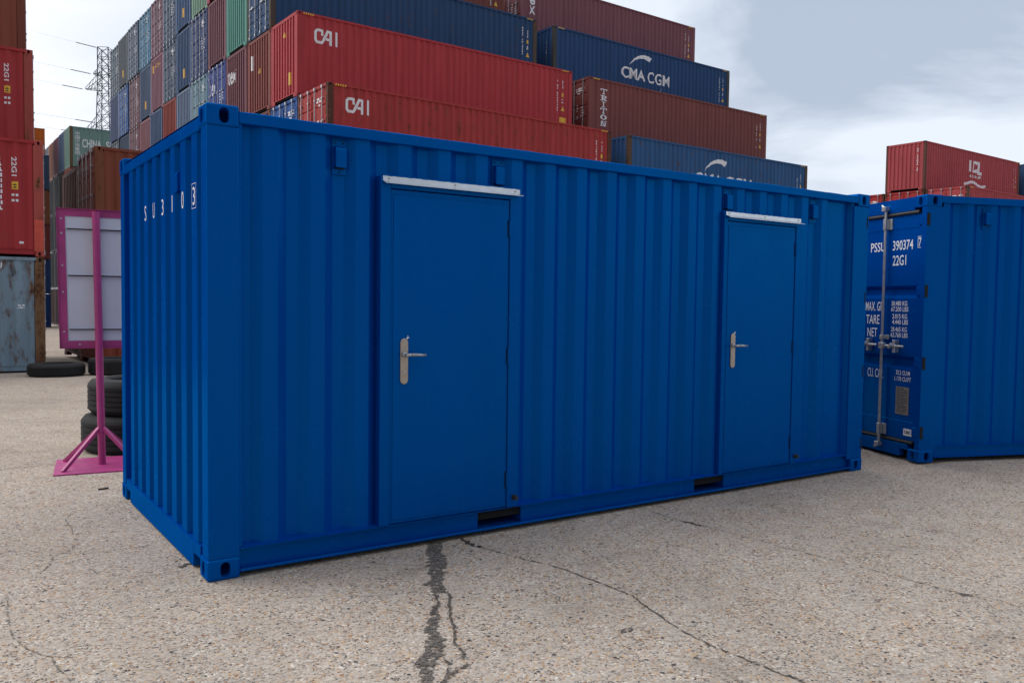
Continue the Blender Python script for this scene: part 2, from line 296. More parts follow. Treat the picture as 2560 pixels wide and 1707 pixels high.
def strip(name, A, B, mat, lift=0.004):
    vs = []; m = MB()
    for a, b in zip(A, B):
        for q in (a, b): vs.append((q[0], q[1], gz(*q) + lift))
    # densify with jitter along the edges
    A2, B2 = [], []
    for i in range(len(A) - 1):
        for k in range(9):
            t = k / 9; pa = Vector(A[i]).lerp(Vector(A[i+1]), t); pb = Vector(B[i]).lerp(Vector(B[i+1]), t); d = pb - pa
            u = random.uniform(-0.22, 0.22); v_ = random.uniform(-0.22, 0.22); A2.append(tuple(pa + d * u)); B2.append(tuple(pb + d * v_))
    vs = []
    for a, b in zip(A2, B2):
        for q in (a, b): vs.append((q[0], q[1], gz(*q) + lift))
    m.add(vs, [(2 * i, 2 * i + 1, 2 * i + 3, 2 * i + 2) for i in range(len(A2) - 1)])
    return ob(name, m.mesh(name, mat), kind='structure')
c1 = [(1.62,0.04),(1.6,-0.14),(1.62,-0.24),(1.67,-0.42),(1.72,-0.62),(1.77,-0.73),(1.79,-0.86),(1.8,-1.04),(1.82,-1.19),(1.82,-1.32),(1.82,-1.42),(1.77,-1.56),(1.73,-1.73),(1.7,-1.87),(1.68,-2.0),(1.68,-2.14),(1.69,-2.25),(1.69,-2.35),(1.7,-2.46),(1.71,-2.53),(1.71,-2.65),(1.75,-3.1)]
ribbon('ground_crack', c1, 0.0095, M_CRACK)
ribbon('ground_crack', c1[:3], 0.03, M_CRACK)
c2 = [(3.17,0.07),(3.2,-0.14),(3.19,-0.41),(3.22,-0.6),(3.23,-0.88),(3.26,-1.08),(3.26,-1.23),(3.28,-1.43),(3.3,-1.62),(3.33,-1.84),(3.34,-2.08),(3.35,-2.27),(3.38,-2.41),(3.44,-2.51),(3.4,-2.65),(3.41,-2.79),(3.5,-3.6)]
ribbon('ground_crack', c2, 0.008, M_HAIR)
ribbon('ground_crack', [(3.19,-0.41),(3.2,-0.51),(3.22,-0.62)], 0.028, M_CRACK)
strip('ground_patch', [(1.4,0.03),(1.25,-0.21),(1.16,-0.37),(1.08,-0.55),(1.0,-0.68),(0.95,-0.81)], [(1.48,0.01),(1.34,-0.24),(1.29,-0.35),(1.14,-0.58),(1.04,-0.77),(1.02,-0.85)], M_TAR)
strip('ground_patch', [(0.87,-0.96),(0.73,-1.15),(0.67,-1.23),(0.63,-1.33),(0.53,-1.45),(0.46,-1.52),(0.45,-1.58),(0.37,-1.73),(0.3,-1.9)], [(0.85,-1.04),(0.79,-1.15),(0.71,-1.27),(0.7,-1.35),(0.63,-1.46),(0.62,-1.5),(0.53,-1.57),(0.42,-1.75),(0.34,-1.92)], M_TAR)
ribbon('ground_crack', [(1.03,-0.83),(0.94,-1.0),(0.86,-1.14),(0.81,-1.25),(0.76,-1.35),(0.7,-1.45),(0.7,-1.5),(0.68,-1.57),(0.63,-1.62)], 0.013, M_CRACK, 0.0055)
ribbon('ground_crack', [(0.96,-0.81),(0.93,-0.89),(0.84,-1.02),(0.78,-1.09)], 0.022, M_CRACK, 0.0065)
ribbon('ground_crack', [(0.65,-1.65),(0.61,-1.67),(0.55,-1.69),(0.5,-1.72),(0.40,-1.79)], 0.016, M_CRACK, 0.0065)
ribbon('ground_crack', [(0.59,-1.54),(0.57,-1.62),(0.52,-1.69),(0.48,-1.73)], 0.01, M_CRACK, 0.0075)
ribbon('ground_crack', [(-0.40,2.05),(-0.47,1.86),(-0.46,1.62),(-0.48,1.37),(-0.47,1.2),(-0.55,1.04),(-0.64,0.96),(-0.67,0.81),(-0.77,0.58)], 0.006, M_HAIR)
ribbon('ground_crack', [(-0.98,0.21),(-0.92,0.28),(-0.94,0.04),(-0.94,-0.14),(-0.94,-0.3),(-0.9,-0.46),(-0.87,-0.54),(-0.82,-0.62),(-0.82,-0.7),(-0.79,-0.89),(-0.74,-1.1)], 0.007, M_HAIR)
ribbon('ground_crack', [(-0.85,4.08),(-0.71,4.11),(-0.5,4.15),(-0.27,4.21)], 0.014, M_HAIR)
ribbon('ground_crack', [(-6,3.1),(-4,3.45),(-2.4,3.8),(-0.85,4.08)], 0.014, M_HAIR)
ribbon('ground_crack', [(-0.07,0.35),(-0.03,0.38),(0.02,0.41)], 0.028, M_CRACK)
ribbon('ground_crack', [(-9,6.9),(-5,7.3),(-2,7.75),(1.5,8.1)], 0.02, M_HAIR)
def stain(pts):
    m = MB(); m.add([(x, y, gz(x, y) + 0.004) for x, y in pts], [tuple(range(len(pts)))]); ob('ground_stain', m.mesh('ground_stain', M_TAR), kind='structure')
stain([(1.42,-1.75),(1.45,-1.73),(1.48,-1.72),(1.52,-1.73),(1.5,-1.76),(1.45,-1.76)])
stain([(1.33,-1.9),(1.35,-1.91),(1.34,-1.92),(1.33,-1.92)])
stain([(0.97,-0.65),(1.02,-0.63),(1.02,-0.66),(0.98,-0.68)])
stain([(3.36,-2.32),(3.39,-2.39),(3.37,-2.41),(3.33,-2.36)])

# ------------------------------------------------------------------ lettering
_tm = {}
def text_geo(s, w, h, bold=0.0, space=1.0):
    key = (s, w, h, bold, space)
    if key in _tm: return _tm[key]
    cu = bpy.data.curves.new('lettering', 'FONT'); cu.body = s; cu.offset = bold; cu.space_character = space; cu.resolution_u = 3
    o = bpy.data.objects.new('lettering', cu); COL.objects.link(o)
    dg = bpy.context.evaluated_depsgraph_get(); me = bpy.data.meshes.new_from_object(o.evaluated_get(dg))
    vs = [(v.co.x, v.co.y) for v in me.vertices]; fs = [tuple(p.vertices) for p in me.polygons]
    bpy.data.objects.remove(o); bpy.data.curves.remove(cu); bpy.data.meshes.remove(me)
    x0 = min(v[0] for v in vs); x1 = max(v[0] for v in vs); y0 = min(v[1] for v in vs); y1 = max(v[1] for v in vs)
    if w is None: w = h * (x1 - x0) / (y1 - y0)
    vs = [((x - x0) / (x1 - x0 + 1e-9) * w, (y - y0) / (y1 - y0 + 1e-9) * h) for x, y in vs]
    _tm[key] = (vs, fs); return vs, fs
def stroke_geo(strokes, t):
    # polylines of constant thickness, mitred
    vs, fs = [], []
    for pl in strokes:
        n = len(pl); base = len(vs)
        for i, p in enumerate(pl):
            p = Vector(p); a = (p - Vector(pl[i-1])).normalized() if i > 0 else None; b = (Vector(pl[i+1]) - p).normalized() if i < n - 1 else None
            if a is None: nn = Vector((-b.y, b.x))
            elif b is None: nn = Vector((-a.y, a.x))
            else:
                na = Vector((-a.y, a.x)); nb = Vector((-b.y, b.x)); nn = (na + nb)
                nn = nn / max(0.4, nn.length_squared / 2) if nn.length > 0.1 else na
            vs += [tuple(p + nn * t / 2), tuple(p - nn * t / 2)]
        fs += [(base + 2*i, base + 2*i + 1, base + 2*i + 3, base + 2*i + 2) for i in range(n - 1)]
    return vs, fs
def rect_geo(w, h): return [(0,0),(w,0),(w,h),(0,h)], [(0,1,2,3)]
def move(g, dx=0, dz=0, rot=0):
    c, s = math.cos(rot), math.sin(rot)
    return [(x * c - y * s + dx, x * s + y * c + dz) for x, y in g[0]], g[1]
def join(*gs):
    vs, fs = [], []
    for g in gs:
        o = len(vs); vs += list(g[0]); fs += [tuple(i + o for i in f) for f in g[1]]
    return vs, fs
def blocks(n, w, h, gap=0.35, vertical=True, seed=0):
    # a column of marks too small to read
    rnd = random.Random(seed); gs = []; ch = h / n
    for i in range(n):
        if rnd.random() < 0.12: continue
        ww = w * rnd.uniform(0.55, 1.0); hh = ch * (1 - gap)
        x = rnd.uniform(0, w - ww); z = h - (i + 1) * ch
        if rnd.random() < 0.5: gs += [([(x, z), (x + ww, z), (x + ww, z + hh * 0.4), (x, z + hh * 0.4)], [(0,1,2,3)]), ([(x + ww * .3, z + hh * 0.4), (x + ww * .7, z + hh * .4), (x + ww * .7, z + hh), (x + ww * .3, z + hh)], [(0,1,2,3)])]
        else: gs += [([(x, z), (x + ww * .4, z), (x + ww * .4, z + hh), (x, z + hh)], [(0,1,2,3)]), ([(x + ww * .6, z), (x + ww, z), (x + ww, z + hh), (x + ww * .6, z + hh)], [(0,1,2,3)])]
    return join(*gs)
def mark(name, g, parent, mat, plane, depth, breaks, lift=0.004, loc=(0,0,0), rz=0):
    # lays a flat outline onto a corrugated (or flat) wall. plane 'y': wall facing -y, coords (x,z); plane 'x': wall facing -x, coords (-y, z)
    vs, fs = g
    bm = bmesh.new(); bv = [bm.verts.new((x, 0, z)) for x, z in vs]
    for f in fs:
        try: bm.faces.new([bv[i] for i in f])
        except ValueError: pass
    x0 = min(v[0] for v in vs); x1 = max(v[0] for v in vs)
    for b in breaks:
        if x0 < b < x1: bmesh.ops.bisect_plane(bm, geom=bm.verts[:] + bm.edges[:] + bm.faces[:], plane_co=(b,0,0), plane_no=(1,0,0), dist=1e-5)
    for v in bm.verts: v.co.y = depth(v.co.x) - lift
    bmesh.ops.recalc_face_normals(bm, faces=bm.faces)
    me = bpy.data.meshes.new(name); 
    if plane == 'x':
        for v in bm.verts: v.co = Vector((v.co.y, -v.co.x, v.co.z))
    bm.to_mesh(me); bm.free(); me.materials.append(mat)
    return ob(name, me, parent, loc, rz)
# logo letters
def logo_cai():
    t = 0.088
    C = [(0.285,0.29),(0.285,0.456),(0.10,0.456),(0.044,0.39),(0.044,0.12),(0.10,0.044),(0.265,0.044),(0.315,0.10),(0.475,0.456),(0.60,0.456),(0.60,0.0)]
    A = [(0.41,0.185),(0.57,0.185)]; I = [(0.81,0.0),(0.81,0.5)]
    return stroke_geo([C, A, I], t)
def logo_arc():
    # a thin tail swelling into a broad swoosh
    top = [(0.0,0.0),(0.14,0.19),(0.34,0.38),(0.60,0.53),(0.90,0.62),(1.20,0.63),(1.52,0.56)]
    bot = [(0.0,0.0),(0.20,0.17),(0.42,0.31),(0.68,0.41),(0.95,0.45),(1.16,0.42),(1.37,0.34)]
    vs = []; fs = []
    for a, b in zip(top, bot): vs += [a, b]
    for i in range(len(top) - 1): fs.append((2*i, 2*i+1, 2*i+3, 2*i+2))
    return vs, fs
def logo_tail():
    return [(0,0.0),(0.12,0.04),(0.22,0.13),(0.28,0.27),(0.17,0.10),(0.08,0.03)], [(0,1,5),(1,2,4,5),(2,3,4)]
def logo_cma():
    return join(text_geo('CMA', 1.60, 0.55, 0.016), move(text_geo('CGM', 1.58, 0.55, 0.016), 1.76))
def serif_col(word, w, h):
    # stacked slab-serif capitals
    n = len(word); lh = h / n * 0.84; gs = []; t = w * 0.24; sf = lh * 0.13
    def R(x0, x1, z0, z1): return [(x0,z0),(x1,z0),(x1,z1),(x0,z1)], [(0,1,2,3)]
    for i, c in enumerate(word):
        b = h - (i + 1) * h / n; G = []
        if c == 'T': G = [R(w/2-t/2, w/2+t/2, sf, lh-sf), R(w*.25, w*.75, 0, sf), R(0, w, lh-sf, lh), R(0, w*.13, lh*.68, lh-sf), R(w*.87, w, lh*.68, lh-sf)]
        elif c == 'I': G = [R(w/2-t/2, w/2+t/2, sf, lh-sf), R(w*.2, w*.8, 0, sf), R(w*.2, w*.8, lh-sf, lh)]
        elif c == 'R': G = [R(w*.14, w*.14+t, sf, lh-sf), R(0, w*.5, 0, sf), R(0, w*.7, lh-sf, lh), R(w*.38, w*.7, lh*.46, lh*.58), R(w*.68, w*.92, lh*.52, lh*.93), ([(w*.5,lh*.48),(w*.74,lh*.48),(w,0),(w*.74,0)], [(0,1,2,3)])]
        elif c == 'O':
            vs, fs = [], []
            for k in range(20):
                a = 2*math.pi*k/20
                for rx, rz_ in ((w*.5, lh*.5), (w*.27, lh*.36)): vs.append((w/2 + rx*math.cos(a), lh/2 + rz_*math.sin(a)))
            fs = [(2*k, 2*((k+1)%20), 2*((k+1)%20)+1, 2*k+1) for k in range(20)]; G = [(vs, fs)]
        elif c == 'N': G = [R(w*.1, w*.1+t*.7, 0, lh), R(w*.9-t*.6, w*.9, 0, lh), R(0, w*.38, 0, sf), R(w*.64, w, lh-sf, lh), ([(w*.08,lh),(w*.34,lh),(w*.9,0),(w*.66,0)], [(0,1,2,3)])]
        gs += [move(g, 0, b) for g in G]
    return join(*gs)

# ------------------------------------------------------------------ container kit
W40 = 2.438
def prof_fn(x0, x1, outer=0.072, slope=0.068, inner=0.070, depth=0.036, start=0.0, y0=0.022):
    # corrugation: returns breakpoints and a depth function. starts and ends on an inner... flat margin at outer level
    pitch = outer + slope + inner + slope
    n = int((x1 - x0 - 2 * start - outer) / pitch + 1e-6)
    marg = (x1 - x0 - n * pitch - outer) / 2
    bp = [(x0, y0)]
    x = x0 + marg
    for i in range(n):
        bp += [(x + outer, y0), (x + outer + slope, y0 + depth), (x + outer + slope + inner, y0 + depth), (x + pitch, y0)]
        x += pitch
    bp.append((x1, y0))
    return bp
def depth_of(bp):
    def f(x):
        if x <= bp[0][0]: return bp[0][1]
        for (a, ya), (b, yb) in zip(bp[:-1], bp[1:]):
            if x <= b: return ya + (yb - ya) * ((x - a) / (b - a) if b > a else 0)
        return bp[-1][1]
    return f
_mc = {}
def cached(f):
    def g(*a):
        k = (f.__name__,) + a
        if k not in _mc: _mc[k] = f(*a)
        return _mc[k]
    return g
PX = 0.20     # side post width
def side_bp(Ln): return prof_fn(PX + 0.01, Ln - PX - 0.01)
ZB, ZT = 0.16, 0.075      # bottom rail top, top rail depth
@cached
def m_side(Ln, H, mat='p'):
    bp = side_bp(Ln); m = MB(); vs = []
    for x, y in bp: vs += [(x, y, ZB - 0.01), (x, y, H - ZT + 0.01)]
    m.add(vs, [(2*i, 2*i+2, 2*i+3, 2*i+1) for i in range(len(bp) - 1)])
    return m.mesh('side_panel', M_PAINT if mat == 'p' else M_FRESH)
@cached
def m_roof(Ln, H, mat='p'):
    m = MB(); n = int((Ln - 0.5) / 0.418); vs = []
    x = 0.2; pts = [(0.03, 0)]
    p = (Ln - 0.4) / n
    for i in range(n):
        a = 0.2 + i * p; pts += [(a, 0), (a + p * .15, 0.008), (a + p * .5, 0.008), (a + p * .65, 0)]
    pts.append((Ln - 0.03, 0))
    for xx, dz in pts:
        for y, k in ((0.02, 0), (0.05, 1), (W40 - 0.05, 1), (W40 - 0.02, 0)): vs.append((xx, y, H - 0.025 + dz * k))
    m.add(vs, [(4*i + j, 4*i + 4 + j, 4*i + 5 + j, 4*i + 1 + j) for i in range(len(pts) - 1) for j in range(3)])
    return m.mesh('roof', M_PAINT if mat == 'p' else M_FRESH)
@cached
def m_floor(Ln):
    m = MB(); m.box(0.06, Ln - 0.06, 0.06, W40 - 0.06, 0.09, 0.14); return m.mesh('floor', M_DARK)
@cached
def m_frame(Ln, H, mat='p', pl=0.13):
    # posts and rails welded into one frame
    m = MB(); h0, h1 = 0.116, H - 0.116
    for ex in (0, 1):
        for ey in (0, 1):
            X = (0.006, PX) if ex == 0 else (Ln - PX, Ln - 0.006); pw = pl if ex == 0 else 0.13; Y = (0.004, pw) if ey == 0 else (W40 - pw, W40 - 0.004)
            m.box(*X, *Y, h0, h1)
    for ey in (0, 1):
        Y = (0.0, 0.06) if ey == 0 else (W40 - 0.06, W40)
        m.box(0.176, Ln - 0.176, *[(y + 0.003 if ey == 0 else y - 0.003) for y in Y], H - ZT, H - 0.008)
        Y2 = (0.02, 0.026) if ey == 0 else (W40 - 0.026, W40 - 0.02)
        m.box(PX - .01, Ln - PX + .01, *Y2, 0.05, ZB - 0.006)
        Y3 = (0.003, 0.10) if ey == 0 else (W40 - 0.10, W40 - 0.003)
        m.box(PX - .01, Ln - PX + .01, *Y3, ZB - 0.006, ZB); m.box(PX - .01, Ln - PX + .01, *Y3, 0.044, 0.05)
    for ex in (0, 1):
        X = (0.002, 0.06) if ex == 0 else (Ln - 0.06, Ln - 0.002)
        m.box(*X, 0.128, W40 - 0.128, H - 0.11, H - 0.008)
    return m.mesh('frame', M_PAINT if mat == 'p' else M_FRESH)
def stadium(w, h, n=6):
    r = min(w, h) / 2; pts = []
    if h >= w:
        for k in range(n + 1): a = math.pi * k / n; pts.append((r * math.cos(a), h/2 - r + r * math.sin(a)))
        for k in range(n + 1): a = math.pi + math.pi * k / n; pts.append((r * math.cos(a), -h/2 + r + r * math.sin(a)))
    else:
        for k in range(n + 1): a = -math.pi/2 + math.pi * k / n; pts.append((w/2 - r + r * math.cos(a), r * math.sin(a)))
        for k in range(n + 1): a = math.pi/2 + math.pi * k / n; pts.append((-w/2 + r + r * math.cos(a), r * math.sin(a)))
    return pts
def bool_cut(me, cutters):
    o = bpy.data.objects.new('c', me); COL.objects.link(o); tmp = []
    for c in cutters:
        co = bpy.data.objects.new('k', c); COL.objects.link(co); tmp.append(co)
        md = o.modifiers.new('b', 'BOOLEAN'); md.operation = 'DIFFERENCE'; md.object = co; md.solver = 'EXACT'
    dg = bpy.context.evaluated_depsgraph_get(); dg.update()
    r = bpy.data.meshes.new_from_object(o.evaluated_get(dg))
    for t in tmp + [o]: bpy.data.objects.remove(t)
    return r
CX, CY, CZ = 0.178, 0.162, 0.118
def make_casting(mat, fine):
    # hollow corner casting at its outer corner (0,0,top): x 0..CX, y 0..CY, z -CZ..0
    b = MB(); b.box(0, CX, 0, CY, -CZ, 0); body = b.mesh('corner_casting', mat, bevel=0.013 if fine else 0.01, seg=3 if fine else 1)
    ca = MB(); ca.box(0.028, CX - 0.012, 0.028, CY - 0.012, -CZ + 0.02, -0.026); cav = ca.mesh('k', mat)
    s1 = MB(); s1.prism([(0.096 + x, -0.059 + z) for x, z in stadium(0.054, 0.084)], 'y', -0.05, 0.06); h1 = s1.mesh('k', mat)
    s2 = MB(); s2.prism([(0.088 + x, -0.059 + z) for x, z in stadium(0.05, 0.08)], 'x', -0.05, 0.06); h2 = s2.mesh('k', mat)
    s3 = MB(); s3.prism([(0.096 + x, 0.088 + y) for x, y in stadium(0.118, 0.06)], 'z', -0.06, 0.05); h3 = s3.mesh('k', mat)
    me = bool_cut(body, [cav, h1, h2, h3]); me.name = 'corner_casting'
    me.materials.clear(); me.materials.append(mat)
    for p in me.polygons: p.material_index = 0
    return me
CAST_P = make_casting(M_PAINT, False); CAST_F = make_casting(M_FRESH, True)
@cached
def m_post(H):
    m = MB(); m.box(0.003, PX + 0.002, 0.001, 0.133, 0.117, H - 0.117); return m.mesh('corner_post', M_PAINT)
def castings(root, Ln, H, col, me, lift=0.0):
    for ex in (0, 1):
        for ey in (0, 1):
            for ez in (0, 1):
                ob('corner_casting', me, root, (Ln * ex, W40 * ey, H if ez else 0), col=col, scale=(1 - 2*ex, 1 - 2*ey, 1 if ez else -1))
END_BP = prof_fn(0.135, W40 - 0.135, outer=0.112, slope=0.018, inner=0.106, depth=0.042, y0=0.008)
@cached
def m_end(H, gap):
    # corrugated front wall at x = 0 with its sill, which is cut away in the middle (tunnel)
    m = MB(); vs = []
    for y, d in END_BP: vs += [(d, y, ZB - 0.005), (d, y, H - 0.10)]
    m.add(vs, [(2*i, 2*i+1, 2*i+3, 2*i+2) for i in range(len(END_BP) - 1)])
    if gap:
        m.box(0.002, 0.05, 0.12, 0.36, 0.02, ZB); m.box(0.002, 0.05, W40 - 0.36, W40 - 0.12, 0.02, ZB); m.box(0.002, 0.05, 0.36, W40 - 0.36, ZB - 0.025, ZB)
    else: m.box(0.002, 0.05, 0.16, W40 - 0.16, 0.02, ZB)
    return m.mesh('end_panel', M_PAINT)
@cached
def m_door(H):
    # one door leaf, hinged at y = 0.09; spans 1.12 in y, at x = 0
    m = MB(); y0, y1 = 0.0, 1.12; zs = [0.17]; z0, z1 = 0.17, H - 0.115
    bands = 4; hh = (z1 - z0); m.box(0.03, 0.06, y0, y1, z0, z1)
    # raised horizontal ribs leave deep horizontal channels
    for k in range(5):
        a = z0 + 0.02 + k * (hh - 0.04) / 5; b = a + (hh - 0.04) / 5 - 0.10
        m.prism([(0.03, a - 0.02), (0.006, a), (0.006, b), (0.03, b + 0.02)], 'y', y0 + 0.06, y1 - 0.05) if False else m.add(
            [(0.03, y0+.07, a-.025), (0.006, y0+.07, a), (0.006, y0+.07, b), (0.03, y0+.07, b+.025), (0.03, y1-.06, a-.025), (0.006, y1-.06, a), (0.006, y1-.06, b), (0.03, y1-.06, b+.025)],
            [(0,1,2,3), (7,6,5,4), (0,4,5,1), (1,5,6,2), (2,6,7,3)])
    for z in (z0 + .25, z0 + hh * .36, z0 + hh * .64, z1 - .25): m.box(-0.004, 0.03, -0.05, 0.09, z - .03, z + .03)
    return m.mesh('door', M_PAINT)
@cached
def m_bar(H):
    m = MB(); m.rod((-0.035, 0, 0.07), (-0.035, 0, H - 0.05), 0.0165, 6)
    for z in (0.10, H - 0.085): m.box(-0.06, 0.004, -0.04, 0.04, z - 0.045, z + 0.045)
    for z in (0.42, 0.95, 1.7, H - .45): m.box(-0.055, 0.008, -0.035, 0.035, z - .025, z + .025)
    return m.mesh('locking_bar', M_GALV)
@cached
def m_handle(): 
    m = MB(); m.box(-0.075, -0.05, 0.0, 0.42, 1.13, 1.16); m.box(-0.085, 0.008, 0.24, 0.31, 1.10, 1.20); return m.mesh('handle', M_GALV)
@cached
def m_sill():
    m = MB(); m.box(0.002, 0.06, 0.20, W40 - 0.20, 0.03, 0.155); return m.mesh('door_sill', M_PAINT)
def end_door(root, Ln, H, col, wear, right=False, detail=2, text=None, barcol=None):
    loc, rz = ((Ln, W40, 0), math.pi) if right else ((0, 0, 0), 0)
    E = ob('door_end', m_sill(), root, loc, rz, col=col)
    for k in (0, 1):
        # leaf 0 is hinged near y=0, leaf 1 mirrored
        d = ob('door', m_door(H), root, (loc[0], loc[1] + (0.09 if not right else -0.09) if k == 0 else loc[1] + (W40 - 0.09 if not right else -(W40 - 0.09)), 0), rz, col=col, scale=None if k == 0 else (1, -1, 1))
        if detail >= 1:
            for yy in (0.28, 0.86):
                ob('locking_bar', m_bar(H), d, (0, yy, 0))
            if detail >= 2: ob('handle', m_handle(), d, (0, 0.34, 0))
        if text and k == 0:
            g = join(move(blocks(2, 0.62, 0.17, 0.25, seed=text), 0, 0), move(blocks(1, 0.3, 0.07, 0.1, seed=text + 1), 0.1, -0.12), move(blocks(5, 0.16, 0.6, 0.5, seed=text + 2), 0.05, -1.1), move(blocks(5, 0.26, 0.6, 0.5, seed=text + 3), 0.32, -1.1))
            g = move(g, -0.80, H - 0.55)
            mark('lettering', g, d, M_WHITE, 'x', lambda x: 0.006, [], 0.004)
    return E
def container(label, loc, rz, Ln, H, col, wear=0.3, left='end', right='end', cast=None, cat='container', group=None, gap=True, text=None, detail=2, name='shipping_container', simple=False):
    root = thing(name, label, cat, loc, rz, group)
    c = (*col, wear); cc = (*(cast or tuple(v * 0.8 for v in col)), min(1, wear + 0.25))
    ob('frame', m_frame(Ln, H), root, col=c)
    if cast:
        for ex in (0, 1):
            for ey in (0, 1): ob('corner_post', m_post(H), root, (Ln * ex, W40 * ey, 0), col=cc, scale=(1 - 2 * ex, 1 - 2 * ey, 1))
    ob('side_panel', m_side(Ln, H), root, col=c)
    if not simple: ob('side_panel', m_side(Ln, H), root, (Ln, W40, 0), math.pi, col=c)
    ob('roof', m_roof(Ln, H), root, col=c)
    if not simple:
        castings(root, Ln, H, cc, CAST_P); ob('floor', m_floor(Ln), root)
    if left == 'door': end_door(root, Ln, H, c, wear, False, detail, text)
    elif left == 'end': ob('end_panel', m_end(H, gap), root, col=c)
    if right == 'door': end_door(root, Ln, H, c, wear, True, detail, text)
    elif right == 'end' and not simple: ob('end_panel', m_end(H, gap), root, (Ln, W40, 0), math.pi, col=c)
    return root
def side_mark(root, name, g, mat, Ln, lift=0.004):
    bp = side_bp(Ln); return mark(name, g, root, mat, 'y', depth_of(bp), [b[0] for b in bp], lift)
def end_mark(root, name, g, mat, lift=0.004):
    # g in (y measured along the end wall) -> coords handed over as -y
    f = depth_of(END_BP); vs = [(-y, z) for y, z in g[0]]
    return mark(name, (vs, g[1]), root, mat, 'x', lambda x: f(-x), [-b[0] for b in END_BP], lift)
def hazard(root, Ln, H, x0, x1):
    n = 5; gs = []
    for i in range(n):
        x = x0 + (x1 - x0) * i / n; ww = (x1 - x0) / n * 0.5
        gs.append(([(x, H - 0.085), (x + ww, H - 0.085), (x + ww * 1.6, H - 0.02), (x + ww * .6, H - 0.02)], [(0,1,2,3)]))
    mark('hazard_stripe', join(*gs), root, M_YEL, 'y', lambda x: 0.003, [], 0.004)
def right_marks(root, Ln, H, seed, hc=False, tri=True):
    x = Ln - 0.78
    side_mark(root, 'lettering', move(blocks(13, 0.085, 1.32, 0.35, seed=seed), x - 0.04, H - 1.75), M_WHITE, Ln)
    side_mark(root, 'lettering', move(blocks(5, 0.09, 0.42, 0.3, seed=seed + 9), x + 0.24, H - 0.87), M_WHITE, Ln)
    side_mark(root, 'sticker', move(rect_geo(0.12, 0.16), x + 0.23, H - 1.14), M_YEL, Ln)
    side_mark(root, 'sticker', move(blocks(3, 0.13, 0.18, 0.2, seed=seed + 5), x + 0.22, H - 1.40), M_WHITE, Ln)
    if tri: side_mark(root, 'warning_triangle', ([(x + .19, H - 1.72), (x + .41, H - 1.72), (x + .30, H - 1.50)], [(0,1,2)]), M_YEL, Ln)
    if hc: side_mark(root, 'sticker', move(rect_geo(0.33, 0.26), x + 0.14, H - 2.25), M_YEL, Ln)
    hazard(root, Ln, H, Ln - 0.55, Ln - 0.21)
# ------------------------------------------------------------------ the blue two-door container in front
BLUE = (*lin(0, 64, 146), 0.0)
HM = 2.591; LM = 6.058
S0, PI_ = 0.312, 0.2805
def main_bp():
    bp = [(0.170, 0.018), (0.196, 0.018), (0.212, 0.062), (S0 - 0.06, 0.062)]
    k = 0
    while S0 + k * PI_ + 0.09 < 5.72:
        s = S0 + k * PI_; bp += [(s, 0.026), (s + 0.088, 0.026), (s + 0.148, 0.064), (s + 0.2205, 0.064)]; k += 1
    while bp[-1][0] > 5.80: bp.pop()
    bp += [(5.795, 0.064), (5.812, 0.020), (5.83, 0.020)]
    return bp
MBP = main_bp(); MD = depth_of(MBP)
D1 = (1.020, 2.050); D2 = (4.055, 5.035); DZ = 2.300
def main_panel():
    xs = sorted(set([b[0] for b in MBP] + [D1[0], D1[1], D2[0], D2[1]]))
    m = MB()
    for a, b in zip(xs[:-1], xs[1:]):
        mid = (a + b) / 2; dz = any(d[0] < mid < d[1] for d in (D1, D2))
        z0 = DZ - 0.01 if dz else 0.160
        m.add([(a, MD(a + 1e-6), z0), (b, MD(b - 1e-6), z0), (b, MD(b - 1e-6), 2.51), (a, MD(a + 1e-6), 2.51)], [(0,1,2,3)])
    me = m.mesh('side_panel', M_FRESH)
    bm = bmesh.new(); bm.from_mesh(me); bmesh.ops.remove_doubles(bm, verts=bm.verts, dist=1e-4); bmesh.ops.recalc_face_normals(bm, faces=bm.faces); bm.to_mesh(me); bm.free()
    return me
root = thing('site_container', 'bright blue windowless container with two flat doors and silver rain hoods', 'container', (0,0,0))
def part(name, m, mat=M_FRESH, bevel=0.0, parent=root, loc=(0,0,0), seg=1, **k):
    return ob(name, m.mesh(name, mat, bevel=bevel, seg=seg) if isinstance(m, MB) else m, parent, loc, col=BLUE, **k)
part('side_panel', main_panel())
m = MB(); bpb = [(x, y) for x, y in side_bp(LM)]
ob('side_panel', m_side(LM, HM, 'f'), root, (LM, W40, 0), math.pi, col=BLUE)
ob('roof', m_roof(LM, HM, 'f'), root, col=BLUE)
ob('floor', m_floor(LM), root)
castings(root, LM, HM, BLUE, CAST_F)
# posts: the near one is a folded section with a shallow step, the far pair are the wider door posts
for (xa, xb, ya, yb) in ((0.005, 0.178, 0.005, 0.125), (0.005, 0.178, W40 - 0.125, W40 - 0.005), (5.822, LM - 0.005, 0.006, 0.15), (5.822, LM - 0.005, W40 - 0.15, W40 - 0.006)):
    m = MB(); m.box(xa, xb, ya, yb, 0.117, HM - 0.117); part('corner_post', m, bevel=0.006, seg=2)
for (ya, yb) in ((0.002, 0.062), (W40 - 0.062, W40 - 0.002)):
    m = MB(); m.box(0.177, LM - 0.177, ya, yb, 2.500, 2.563); part('top_rail', m, bevel=0.004)
m = MB(); m.box(0.003, 0.06, 0.161, W40 - 0.161, 2.466, 2.536); part('top_rail', m, bevel=0.004)
m = MB(); m.box(LM - 0.06, LM - 0.003, 0.161, W40 - 0.161, 2.466, 2.536); part('top_rail', m, bevel=0.004)
FP = ((1.766, 2.118), (3.825, 4.173))
